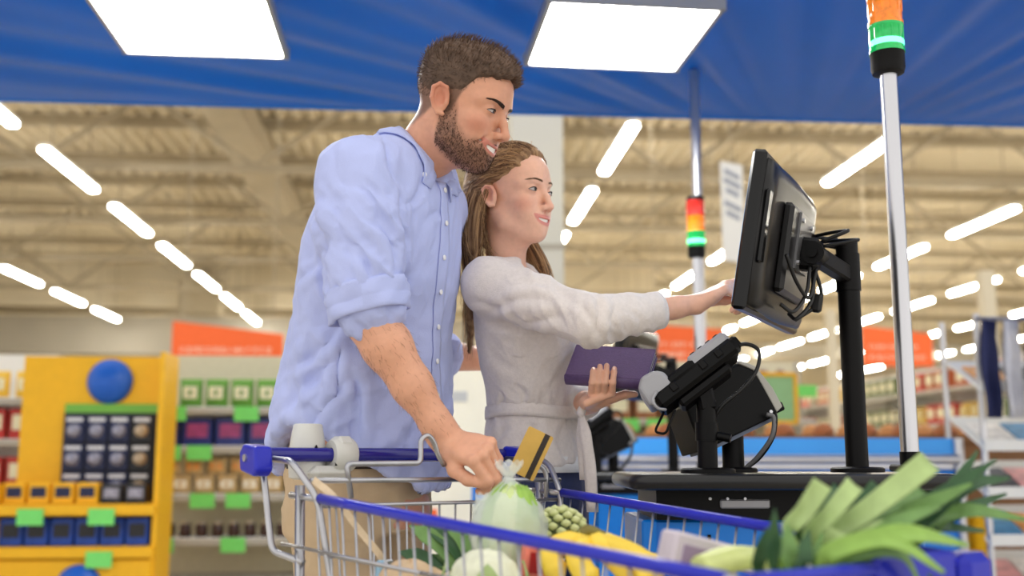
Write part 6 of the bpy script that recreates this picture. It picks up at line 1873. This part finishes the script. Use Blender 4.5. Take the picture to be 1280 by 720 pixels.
# ------------------------------------------------------------------ the woman
M_knit = mat('grey knit', (222, 214, 210), .85, noise=.06, nscale=120, bump=.35, bscale=380, sheen=.3, spec=.15)
M_jean = mat('navy denim', (44, 54, 92), .75, noise=.12, nscale=90, bump=.2, bscale=500)
def woman_body():
    fd = (math.cos(math.radians(20)), -math.sin(math.radians(20)))
    F = Vector((fd[0], fd[1], 0)); Lf = Vector((-fd[1], fd[0], 0))
    def row(py, px, Y, a, b):
        p = at(px, py, Y); return (p.z, p.x, p.y, a, b)
    rows = [row(334, 634, 2.51, .050, .070), row(346, 638, 2.51, .064, .110), row(362, 644, 2.51, .080, .140), row(392, 652, 2.51, .104, .150), row(422, 658, 2.51, .114, .148), row(455, 660, 2.53, .107, .137),
            row(485, 663, 2.545, .099, .126), row(512, 665, 2.57, .097, .124), row(535, 667, 2.585, .106, .137), row(570, 670, 2.60, .120, .155), row(608, 672, 2.605, .126, .163), row(640, 672, 2.605, .126, .163)]
    zz = [r[0] for r in rows[::-1]]
    C = lambda z: Vector((np.interp(z, zz, [r[1] for r in rows[::-1]]), np.interp(z, zz, [r[2] for r in rows[::-1]]), z))
    SR = at(612, 356, 2.37); ER = at(738, 402, 2.24); WR = at(870, 380, 2.31)
    SL = C(SR.z) + Lf * .150; EL = at(712, 505, 2.66); WL = at(742, 503, 2.43)
    lo = np.minimum.reduce([np.array(SR) - .12, np.array((rows[-1][1] - .2, 2.10, rows[-1][0] - .02))]); hi = np.array((at(840, 400, 2.24).x, 2.80, rows[0][0] + .05))
    s = SDF(lo, hi, .0046)
    s.loft(rows, fd, p=2.1)
    # bust
    for sg in (-1, 1): s.ell(C(at(660, 420, 2.5).z) + F * .070 + Lf * (sg * .058), (.058, .058, .062), k=.04)
    s.chain([C(rows[1][0]) + Vector((0, 0, -.01)), SR], [.048, .056], k=.04)
    s.chain([C(rows[1][0]) + Vector((0, 0, -.01)), SL], [.048, .054], k=.04)
    SE = ER.lerp(WR, (822 - 738) / (870 - 738.) )
    s.chain([SR, SR.lerp(ER, .4), ER, SE], [.060, .057, .050, .0385], k=.025, ki=.02)
    s.chain([SL, SL.lerp(EL, .6), EL, EL.lerp(WL, .55)], [.056, .052, .050, .040], k=.012, ki=.02)
    # close the sleeves with a flat opening, carve the neck and the hem
    dcut = (WR - ER).normalized()
    s.put(lambda X, Y, Z: np.maximum((X - SE.x) * dcut.x + (Y - SE.y) * dcut.y + (Z - SE.z) * dcut.z, 0) * 2 - .0 - np.where(((X - SE.x) * dcut.x + (Y - SE.y) * dcut.y + (Z - SE.z) * dcut.z) < 0, .05, 0), np.array(SE) - .06, np.array(SE) + .06, 0, 'i', 0)
    s.chain([WNB + Vector((-.012, 0, -.03)), WT @ Vector((-.02, 0, -.09))], [.050, .054], k=.008, op='s')
    s.ell(C(rows[1][0]) + F * .055 + Vector((0, 0, .012)), (.050, .050, .030), k=.01, op='s')
    zh = at(670, 588, 2.40).z
    def hem(X, Y, Z):
        u = (X - C(zh).x)
        return zh - .02 * np.clip(-u / .12, -1, 1) - Z
    s.put(hem, lo, hi, .004, 'i', 0)
    v, f = s.mesh(); v = np_smooth(v, f, 2, .5); n = np_normals(v, f)
    v = creases(v, n, [((742, 372), (752, 420), 5, 6), ((728, 380), (742, 425), 6, 4), ((762, 385), (770, 412), 5, 3), ((602, 388), (690, 372), 6, 5), ((606, 402), (700, 402), 6, 5), ((640, 350), (720, 372), 7, 4), ((590, 372), (650, 412), 5, 4), ((790, 385), (800, 412), 5, 2.5),
        ((612, 420), (640, 470), 7, 3), ((656, 505), (648, 478), 4, 4), ((630, 508), (622, 485), 4, 3), ((690, 505), (694, 470), 4, 3), ((660, 530), (684, 572), 6, 5), ((700, 530), (706, 580), 5, 4), ((630, 530), (622, 570), 6, 4), ((715, 525), (722, 590), 4, 4), ((705, 440), (700, 500), 6, 3)])
    n = np_normals(v, f)
    zw = at(665, 514, 2.5).z
    near = np.exp(-((v[:, 2] - zw) / .05) ** 2)
    d1 = fold_noise(v, [(22, 22, 7, .0022, 1, True), (40, 40, 30, .0010, 2, False)])
    d2 = fold_noise(v, [(46, 40, 5, .0045, 4, True)]) * near
    ax = np.array(ER - SR); ax /= np.linalg.norm(ax)
    arm = sst((v - np.array(SR)) @ ax, .03, .10) * (v[:, 1] < 2.40) * (v[:, 2] > at(700, 440, 2.3).z)
    rv = np.stack([v[:, 0] * .9 + v[:, 2] * .4, v[:, 1], -v[:, 0] * .4 + v[:, 2] * .9], 1)
    d3 = fold_noise(rv, [(34, 22, 10, .0045, 6, True), (60, 40, 20, .0016, 7, True)])
    v = v + n * ((d1 + d2) * (1 - arm) + d3 * arm)[:, None]
    me = np_mesh('cardigan', v, f); link_mesh(me, 'cardigan', M_knit, woman, True)
    bv = BVHTree.FromPolygons([tuple(q) for q in v], [tuple(int(a) for a in q) for q in f])
    def ring_band(name, zf, hw, off, m, a0=0, a1=2 * math.pi, nseg=60):
        G = []
        for i in range(nseg + 1):
            a = a0 + (a1 - a0) * i / nseg; d = F * math.cos(a) + Lf * math.sin(a); rowp = []
            for e in (-1, -.4, .4, 1):
                z = zf(a) + e * hw; c = C(z); h_ = bv.ray_cast(c + d * .5, -d)[0]
                r = max((h_ - c).dot(d), .08) if h_ else .11
                rowp.append(r)
            G.append((d, zf(a), rowp))
        # keep the band smooth over the arms and folds
        R = np.array([max(min(g[2]), .088) for g in G]); R = np.minimum(R, .150)
        for _ in range(3): R = (np.roll(R, 1) + 2 * R + np.roll(R, -1)) / 4
        P = [[C(g[1]) + g[0] * (R[i] + off + .002 * (1 - abs(e))) + Vector((0, 0, e * hw)) for e in (-1, -.4, .4, 1)] for i, g in enumerate(G)]
        MB().grid(P).build(name, m, woman, smooth=True, world=True, solid=.004)
        return P
    belt = ring_band('belt', lambda a: zw + .004 * math.sin(a * 3), .015, .005, M_knit)
    # knot and hanging ends at the front
    kd = F * math.cos(-.25) + Lf * math.sin(-.25); kp = C(zw) + kd * .118
    k_ = at(727, 514, 2.41)
    kp = k_
    lumpy(kp, (.010, .010, .014), lambda th, ph: 1 + .1 * math.sin(3 * th + 2 * ph), 16, 12).build('belt_knot', M_knit, woman, smooth=True, world=True)
    for (pts, w) in (([(727, 518, 2.41), (732, 545, 2.395), (737, 580, 2.39), (741, 640, 2.39)], .024), ([(726, 518, 2.42), (727, 550, 2.41), (731, 600, 2.41)], .020)):
        q = bez([at(*p) for p in pts], 6); n_ = len(q)
        G = [[p + Vector((e * w * .5 * (.4 + .6 * min(1, i / 5)), -.3 * e * w + .003 * math.sin(i * .7 + e), 0)) for e in (-1, -.4, .2, 1)] for i, p in enumerate(q)]
        MB().grid(G).build('belt_end', M_knit, woman, smooth=True, world=True, solid=.004)
    # hem band
    # sleeve hem
    e = dcut; b1 = Vector((0, 0, 1)); b1 = (b1 - e * b1.dot(e)).normalized(); b2 = e.cross(b1)
    P = [[SE + e * t + (b1 * math.cos(th) + b2 * math.sin(th)) * r for (t, r) in ((-.02, .0405), (-.018, .0415), (.004, .0405), (.006, .039), (.0, .034), (-.02, .032))] for th in [2 * math.pi * i / 36 for i in range(37)]]
    MB().grid(P).build('sleeve_hem', M_knit, woman, smooth=True, world=True)
    # ---- skin
    s = SDF(np.minimum(ER, WR) - np.array((.08, .1, .1)), np.maximum(ER, WR) + np.array((.14, .08, .12)), .0023)
    s.chain([ER, ER.lerp(WR, .4), ER.lerp(WR, .8), WR], [.036, .034, .0235, .0215], ki=.01)
    tip = at(934, 348, 2.205)
    h = Vector((.83, -.12, .50)).normalized(); nn = Vector((-.45, -.22, .82))
    hand_into(s, WR, h, nn, 1, dict(index=(14, 16, 12, .05), middle=(58, 66, 38), ring=(60, 66, 40), pinky=(62, 64, 40)), [(.02, .02, -.010), (.045, .030, -.022), (.070, .024, -.036), (.088, .014, -.044)], .86)
    av, af = s.mesh(); av = np_smooth(av, af, 1, .4)
    s = SDF(np.minimum(EL, WL) - np.array((.08, .15, .1)), np.maximum(EL, WL) + np.array((.14, .08, .12)), .0023)
    s.chain([EL, EL.lerp(WL, .5), EL.lerp(WL, .85), WL], [.036, .033, .024, .022], ki=.01)
    ch = {}
    for nm, x, yt, dy in (('index', 766, 458, 0), ('middle', 756.5, 454, .0), ('ring', 748, 455, .0), ('pinky', 740, 459, .0)):
        ch[nm] = [at(x - 1, 492, 2.360), at(x, 478, 2.333), at(x + 1.5, 465, 2.345), at(x + 2, yt + 3, 2.357)]
    hand_into(s, WL + Vector((-.01, .0, .0)), (.10, -.85, .02), (.45, -.1, -.86), 1, None, None, .80, ch)
    s.chain([at(750, 503, 2.41), at(768, 497, 2.405), at(782, 493, 2.40), at(794, 493, 2.40)], [.014, .0105, .0095, .0072], k=.008, ki=.004)
    lv, lf = s.mesh(); lv = np_smooth(lv, lf, 1, .4)
    s3 = SDF(lo, hi, .010); s3.loft([(r[0], r[1], r[2], r[3] * .82, r[4] * .82) for r in rows[2:]], fd); s3.chain([C(rows[3][0]), WNB], [.05, .044], k=.03)
    s3.chain([C(rows[2][0]), SR, ER], [.036, .040, .034], k=.03); s3.chain([C(rows[2][0]), SL, EL], [.036, .040, .034], k=.03)
    tv, tf = s3.mesh()
    sk = WP['skin']
    v_, f_, c_ = join([(wh_v, wh_f, wh_c), (av, af, skin_col(av, (230, 178, 150))), (lv, lf, skin_col(lv, (230, 178, 150))), (tv, tf, skin_col(tv, sk))])
    me = np_mesh('body', v_, f_); set_col(me, c_); link_mesh(me, 'body', M_skin, woman, True)
    # ---- white top edge under the cardigan, jeans and shoes
    hp = C(at(670, 600, 2.5).z)
    G = [[Vector((hp.x, hp.y, zh + z)) + F * math.cos(th) * .120 + Lf * math.sin(th) * .156 for z in (-.006, .03)] for th in [2 * math.pi * i / 40 for i in range(41)]]
    MB().grid(G).build('white_top', mat('white jersey', (240, 240, 240), .8, noise=.03), woman, smooth=True, world=True, solid=.003)
    s = SDF((hp.x - .26, hp.y - .26, .06), (hp.x + .30, hp.y + .26, hp.z + .06), .0065)
    s.loft([(hp.z + .04, hp.x, hp.y, .108, .142), (hp.z - .06, hp.x, hp.y, .116, .158), (hp.z - .14, hp.x, hp.y, .108, .165)], fd)
    shoes = []
    for sg in (-1, 1):
        hj = hp + Lf * (sg * .082) + Vector((0, 0, -.10)); kn = hj + F * (.03 + .03 * sg) + Vector((0, 0, -.36)); an_ = kn - F * .03 + Vector((0, 0, -.4)); an_.z = .085
        s.chain([hj, hj.lerp(kn, .5), kn, kn.lerp(an_, .5), an_], [.086, .074, .054, .050, .040], k=.03, ki=.02); shoes.append(an_)
    v, f = s.mesh(); v = np_smooth(v, f, 2, .5); n = np_normals(v, f); v = v + n * fold_noise(v, [(16, 16, 26, .003, 4, True)])[:, None]
    me = np_mesh('jeans', v, f); link_mesh(me, 'jeans', M_jean, woman, True)
    for a_ in shoes:
        b = lumpy((0, 0, 0), (.125, .042, .055), lambda th, ph: 1 - .12 * max(0, math.cos(th)) * max(0, ph), 24, 14, B=Matrix((F, Lf, Vector((0, 0, 1)))).transposed())
        b2 = MB(); b2.add([(x + a_.x + F.x * .05, y + a_.y + F.y * .05, max(z, -.05) + .051) for (x, y, z) in b.v], b.f)
        b2.build('shoe', mat('white shoe', (226, 224, 220), .5, noise=.04), woman, smooth=True, world=True)
woman_body()
def wallet():
    c = at(764, 458, 2.402)
    x = Vector((.91, -.36, -.095)).normalized(); y = Vector((.22, .55, .70)); y = (y - x * y.dot(x)).normalized(); z = x.cross(y)
    B = Matrix((x, y, z)).transposed()
    t = thing('wallet', 'purple leather long wallet held by the woman', 'wallet', c)
    lm = mat('purple leather', (98, 76, 118), .42, noise=.10, nscale=160, bump=.25, bscale=420)
    W, H, T = .186, .098, .030
    for sz in (-1, 1):
        MB().box(c + B @ Vector((0, 0, sz * (T / 2 - .0025))), (W, H, .005), B, bev=.002).build('cover', lm, t, world=True)
    # rounded fold along the lower edge
    q = []
    P = []
    for i in range(9):
        a = math.pi * i / 8; P.append([c + B @ Vector((sx * W / 2, -H / 2 - math.sin(a) * .008 + .001, math.cos(a) * (T / 2 - .001))) for sx in (-1, 1)])
    MB().grid(P).build('spine', lm, t, smooth=True, world=True, solid=.003)
    for k in range(5):
        MB().box(c + B @ Vector((.0015, .003, -.0085 + k * .0042)), (W - .006, H - .010, .0020), B).build('inner_leaf', mat('wallet lining' if k % 2 else 'wallet lining dark', (190, 180, 196) if k % 2 else (50, 34, 66), .6), t, world=True)
    for (yy) in (H / 2 - .004, -H / 2 + .004):
        MB().tube([c + B @ Vector((-W / 2 + .003, yy, T / 2 + .0003)), c + B @ Vector((W / 2 - .003, yy, T / 2 + .0003))], .0006, 5).build('stitching', mat('stitch', (120, 96, 140), .7), t, world=True)
wallet()
